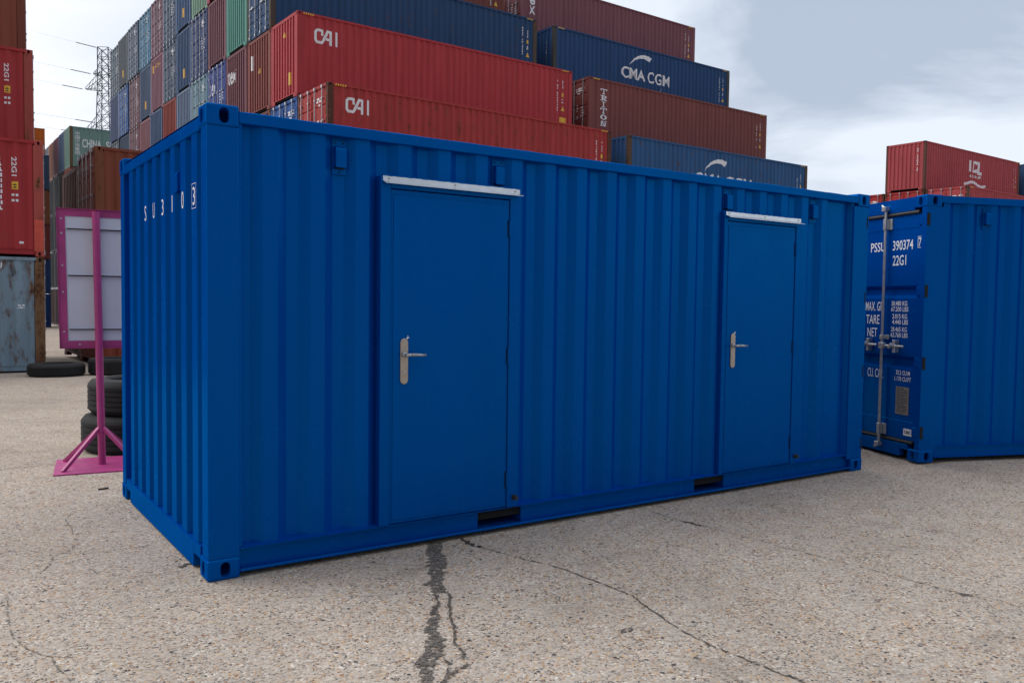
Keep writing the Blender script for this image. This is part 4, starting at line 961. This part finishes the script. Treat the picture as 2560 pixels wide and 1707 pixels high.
# ------------------------------------------------------------------ brown stack beside the lane
OB = (2.30, 18.76); gB = gz(*OB); GB = 'brown containers beside the lane'
def brown(label, row, lv, z, H, col, wear, left, dx=0, **k):
    x, y = at(OB, dx, row * 2.5); return container(label, (x, y, z), TH, L40, H, col, wear, left=left, right='end', group=GB, **k)
c = brown('rust brown container with grey door bars behind the pink sign', 0, 1, gB + 2.595, 2.89, lin(124, 66, 50), 0.30, 'door', cast=lin(120, 72, 48))
side_mark(c, 'scuff', move(blocks(4, 0.5, 0.5, 0.6, seed=77), 0.9, 1.6), plain('faded_chalk', lin(150, 104, 92), 0.7), L40)
brown('rust brown container on the ground under the one with grey door bars', 0, 0, gB, 2.59, lin(128, 62, 44), 0.30, 'end')
brown('dark brown container end behind the grey door bars', 1, 1, gB + 2.595, 2.70, lin(92, 48, 42), 0.30, 'end', gap=False, cast=lin(104, 64, 44))
brown('dark brown container on the ground behind the rust brown one', 1, 0, gB, 2.59, lin(80, 44, 40), 0.30, 'end')

# ------------------------------------------------------------------ far stacks across the lane
OG = (7.43, 63.5); gG = gz(*OG); GF = 'containers in the far stacks'
def far(label, o, row, z, H, col, wear, left_end=True, dx=0.0, simple=True, **k):
    x, y = at(o, dx, row * 2.5); return container(label, (x, y, z), TH, L40, H, col, wear, left='end', right='end', group=GF, simple=simple, gap=False, **k)
hG = 2.88
c = far('green container with white CHINA lettering at the end of the lane', OG, 0, gG + 4 * hG, hG - .01, lin(116, 146, 140), 0.3, simple=False, cast=lin(98, 84, 62))
cn = [text_geo(ch, 0.33, 0.24, 0.008) for ch in '中国海运集团'[:6]]
side_mark(c, 'lettering', join(*[move(g, 0.34, 2.28 - i * 0.275) for i, g in enumerate(cn)]), M_WHITE, L40)
side_mark(c, 'lettering', join(move(text_geo('CHINA', 1.27, 0.61, 0.02), 0.81, 1.44), move(text_geo('SHIPPING', 2.2, 0.61, 0.02), 2.38, 1.44)), M_WHITE, L40)
far('rust pink container under the green CHINA one', OG, 0, gG + 3 * hG, hG - .01, lin(134, 82, 76), 0.4, simple=False)
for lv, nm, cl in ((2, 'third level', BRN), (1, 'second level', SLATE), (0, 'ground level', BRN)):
    far('shade-darkened container at the %s below the green CHINA one' % nm, OG, 0, gG + lv * hG, hG - .01, tuple(v * .4 for v in cl), 0.4)  # base colours cut down to paint in the narrow lane's shade
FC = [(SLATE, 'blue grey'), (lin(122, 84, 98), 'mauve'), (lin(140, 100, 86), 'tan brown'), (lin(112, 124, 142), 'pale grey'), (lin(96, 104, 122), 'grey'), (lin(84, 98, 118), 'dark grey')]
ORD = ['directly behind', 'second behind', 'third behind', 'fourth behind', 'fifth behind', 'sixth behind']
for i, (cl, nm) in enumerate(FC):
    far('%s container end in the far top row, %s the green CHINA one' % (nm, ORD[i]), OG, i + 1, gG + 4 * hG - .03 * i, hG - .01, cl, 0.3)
    far('shade-darkened container end %s the rust pink one, in the far row' % ORD[i], OG, i + 1, gG + 3 * hG - .03 * i, hG - .01, tuple(v * .25 for v in FC[(i * 2 + 1) % 6][0]), 0.4)  # near-black tone paints the shade between the far stacks into the ends
    if i < 3:
        for lv in range(3):
            far('shade-darkened container end at the %s, %s those below the green CHINA one' % (('ground level', 'second level', 'third level')[lv], ORD[i]), OG, i + 1, gG + lv * hG, hG - .01, tuple(v * .2 for v in FC[(i + lv * 2) % 6][0]), 0.4)  # lower ends carry the lane shade in their colour too
OF = (6.53, 67.1); gF = -0.88
for lv, (nm, cl) in enumerate((('deep blue container on the ground', lin(28, 58, 110)), ('blue container second from the ground', lin(36, 60, 104)), ('maroon container third from the ground', lin(112, 56, 52)), ('brown container fourth from the ground', lin(122, 76, 56)), ('grey blue container fifth from the ground', lin(58, 78, 104)))):
    far(nm + ', in the far stack left of the lane', OF, 0, gF + lv * 2.56, 2.55, cl, 0.3, dx=-L40, simple=False)
far('orange container peeping over the red ones at the left', OF, 1, gF + 12.4, 2.75, lin(196, 100, 34), 0.15, dx=-L40 + 0.06, simple=False)

# ------------------------------------------------------------------ tyres
def tyre_mesh(r, wd):
    pr = [(r * 0.60, 0.02), (r * 0.66, 0.0), (r * 0.80, -0.004 + 0.004), (r * 0.93, 0.012), (r * 0.975, 0.04)]
    z = 0.05; n = 5; band = (wd - 0.10) / n
    for i in range(n):
        pr += [(r, z + 0.004), (r, z + band - 0.016)]
        if i < n - 1: pr += [(r - 0.009, z + band - 0.012), (r - 0.009, z + band)]
        z += band
    pr += [(r * 0.975, wd - 0.04), (r * 0.93, wd - 0.012), (r * 0.80, wd), (r * 0.66, wd), (r * 0.60, wd - 0.02), (r * 0.575, wd * 0.8), (r * 0.56, wd * 0.5), (r * 0.575, wd * 0.2)]
    S = 64; m = MB(); k = len(pr); vs = []
    for s in range(S):
        a = 2 * math.pi * s / S
        vs += [(p[0] * math.cos(a), p[0] * math.sin(a), p[1]) for p in pr]
    m.add(vs, [(s * k + i, ((s + 1) % S) * k + i, ((s + 1) % S) * k + (i + 1) % k, s * k + (i + 1) % k) for s in range(S) for i in range(k)])
    return m.mesh('tyre', M_RUB)
GT = 'old truck tyres lying on the yard'
def tyre(label, x, y, z, r, wd, rz=0):
    o = ob('tyre', tyre_mesh(r, wd), None, (x, y, z), rz, label=label, cat='tyre', group=GT)
tyre('lower worn black truck tyre of the pair behind the pink sign', 0.559, 4.78, gz(.56, 4.8) + 0.003, 0.525, 0.375)
tyre('upper worn black truck tyre of the pair behind the pink sign', 0.60, 4.80, gz(.56, 4.8) + 0.381, 0.50, 0.355, 0.3)
tyre('flat black tyre in front of the grey blue container', 1.06, 15.81, gz(1, 15.8) + 0.003, 0.56, 0.27)
tyre('black tyre right of the flat one, below the pink sign panel', 2.20, 15.70, gz(2.1, 15.6) + 0.003, 0.54, 0.36)

# ------------------------------------------------------------------ pink sign stand
sg = thing('sign_stand', 'pink steel sign stand showing the white back of its panel', 'sign', (0.083, 3.87, gz(.08, 3.87) + 0.004), -0.15)
LEAN = -0.014
def lean(me):
    for v in me.vertices: v.co.x += LEAN * v.co.z
    return me
m = MB(); m.box(-0.385, 0.385, -0.39, 0.39, 0.0, 0.012); ob('base_plate', m.mesh('base_plate', M_MAG), sg)
m = MB(); m.rod((0, 0, 0.012), (0, 0, 2.325), 0.0325, 20); pole = ob('pole', lean(m.mesh('pole', M_MAG, smooth=False)), sg)
for sx in (-1, 1):
    for sy in (-1, 1):
        m = MB(); m.rod((sx * 0.02, sy * 0.015, 0.345), (sx * 0.315, sy * 0.27, 0.012), 0.021, 4, sq=True); ob('brace', lean(m.mesh('brace', M_MAG)), sg)
zb, zt = 1.085, 2.345; x0, x1 = -0.318, 0.318
m = MB()
for a, b, c_, d in ((x0, x0 + 0.066, zb, zt), (x1 - 0.066, x1, zb, zt), (x0 + .066, x1 - .066, zb, zb + 0.066), (x0 + .066, x1 - .066, zt - 0.066, zt)): m.box(a, b, 0.046, 0.050, c_, d)
m.box(x0 - 0.004, x0, 0.028, 0.08, zb - .004, zt + .004); m.box(x1, x1 + 0.004, 0.028, 0.08, zb - .004, zt + .004); m.box(x0, x1, 0.028, 0.08, zt, zt + 0.004); m.box(x0, x1, 0.028, 0.08, zb - .004, zb)
fr = ob('panel_frame', lean(m.mesh('panel_frame', M_MAG)), sg)
for x, z in ((x0 + .035, zt - .09), (x0 + .035, zt - .51), (x0 + .035, zb + .15), (x0 + .16, zb + .033), (x0 + .035, zt - .22), (x0 + .035, zt - .75)):
    m = MB(); m.rod((x, 0.046, z), (x, 0.042, z), 0.009, 8); ob('bolt', lean(m.mesh('bolt', M_GALV)), fr)
m = MB(); m.box(x0 + 0.002, x1 - 0.002, 0.0535, 0.058, zb + 0.01, zt - 0.01); pn = ob('panel', lean(m.mesh('panel', M_PANEL)), sg)
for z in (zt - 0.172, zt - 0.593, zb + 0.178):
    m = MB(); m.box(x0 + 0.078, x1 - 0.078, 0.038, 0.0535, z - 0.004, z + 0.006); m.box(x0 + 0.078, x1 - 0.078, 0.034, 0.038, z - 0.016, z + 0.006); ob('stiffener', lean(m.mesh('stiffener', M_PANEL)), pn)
    m = MB(); m.box(x0 + 0.078, x1 - 0.078, 0.0325, 0.0339, z - 0.014, z - 0.003); ob('stiffener_shadow', lean(m.mesh('stiffener_shadow', M_DARK)), pn)  # dark strip standing in for the shadow along the stiffener

# ------------------------------------------------------------------ small debris on the ground
m = MB(); m.box(-0.04, 0.04, -0.006, 0.006, 0.0, 0.012); ob('wood_scrap', m.mesh('wood_scrap', plain('dark_wood', (0.03, 0.024, 0.02), 0.8), bevel=0.003), None, (-0.085, 2.745, gz(0, 2.7) + 0.002), 0.15, label='small dark scrap lying on the concrete left of the blue site container', cat='scrap')

# ------------------------------------------------------------------ electricity pylon
PB = Vector((25.7, 162.0, gz(25, 162))); py = thing('electricity_pylon', 'grey steel lattice pylon standing behind the wall of containers', 'pylon', PB, -0.55)
def hw(z): return 0.92 + max(0, (40.8 - z)) * 0.028 + max(0, 24 - z) * 0.09
top = 46.4
def lattice():
    m = MB(); zs = [0, 6, 11, 15.5, 19.5, 23, 26, 28.4, 30.6, 32.6, 34.6, 36.5, 38.3, 40.0, 41.6, 43.1, 44.7, top]
    cs = ((-1,-1),(1,-1),(1,1),(-1,1))
    for a, b in zip(zs[:-1], zs[1:]):
        for (sx, sy) in cs: m.rod((sx * hw(a), sy * hw(a), a), (sx * hw(b), sy * hw(b), b), 0.085, 4)
        for i in range(4):
            p, q = cs[i], cs[(i + 1) % 4]
            m.rod((p[0]*hw(a), p[1]*hw(a), a), (q[0]*hw(b), q[1]*hw(b), b), 0.045, 4); m.rod((q[0]*hw(a), q[1]*hw(a), a), (p[0]*hw(b), p[1]*hw(b), b), 0.045, 4)
            m.rod((p[0]*hw(b), p[1]*hw(b), b), (q[0]*hw(b), q[1]*hw(b), b), 0.045, 4)
    return m.mesh('tower', M_LATT)
ob('tower', lattice(), py)
def arm(z, reach, h):
    m = MB(); a = hw(z)
    for s in (-1, 1):
        tip = (s * reach, 0, z)
        for sy in (-1, 1):
            m.rod((s * a, sy * a, z), (s * reach, sy * 0.35, z), 0.07, 4); m.rod((s * a, sy * hw(z + h), z + h), (s * reach, sy * 0.35, z + 0.15), 0.06, 4)
            for t in (0.25, 0.5, 0.75):
                x = s * (a + (reach - a) * t); yy = sy * (a + (0.35 - a) * t); m.rod((x, yy, z), (s * (a + (reach - a) * max(0, t - .2)), sy * (a + (0.35 - a) * max(0, t - .2)), z + h * (1 - max(0, t - .2))), 0.04, 4)
        for t in (0.3, 0.65, 1.0):
            x = s * (a + (reach - a) * t); yy = a + (0.35 - a) * t; m.rod((x, -yy, z), (x, yy, z), 0.04, 4)
    return m.mesh('crossarm', M_LATT)
for z, r, h in ((41.8, 1.9, 0.8), (39.2, 3.3, 2.4), (31.6, 3.6, 2.6)): ob('crossarm', arm(z, r, h), py)
WD = Vector((-112, -50, 0)); cR = Matrix.Rotation(-0.55, 3, 'Z')
WL = [(Vector((-0.9, 0, top)), 2.5, 'topmost thin power line running left from the pylon', 0.010), (Vector((-1.9, 0, 41.8)), 3.0, 'second power line from the top, running left from the pylon', 0.015),
      (Vector((-3.3, 0, 39.1)), 3.0, 'power line from the long pylon arm running left', 0.014), (Vector((-1.2, 0, 33.3)), 3.4, 'fourth power line from the top, running left from the pylon', 0.02), (Vector((-3.6, 0, 31.5)), 3.4, 'lowest power line running left above the green container', 0.016)]
for p, sag, lab, rad in WL:
    a = PB + cR @ p; b = a + WD; pts = []
    for i in range(25):
        t = i / 24; q = a.lerp(b, t); q.z -= sag * 4 * t * (1 - t) * 0.45; q.z += 1.2 * t; pts.append(q)
    m = MB()
    for u, v in zip(pts[:-1], pts[1:]): m.rod(u, v, rad, 5)
    o = ob('power_line', m.mesh('power_line', M_WIRE), None, label=lab, cat='cable', group='power lines from the pylon')
    i0 = a.lerp(b, 0.008); i1 = a.lerp(b, 0.035); q = MB(); n = 14
    for k in range(n):
        u = a.lerp(b, 0.006 + 0.030 * k / n); u.z = pts[0].z + (pts[1].z - pts[0].z) * ((0.006 + 0.030 * k / n) * 24); v = a.lerp(b, 0.006 + 0.030 * (k + .55) / n); v.z = pts[0].z + (pts[1].z - pts[0].z) * ((0.006 + 0.030 * (k + .55) / n) * 24)
        q.rod(u, v, 0.085, 6)
    ob('insulator', q.mesh('insulator', M_GLASSY), o)
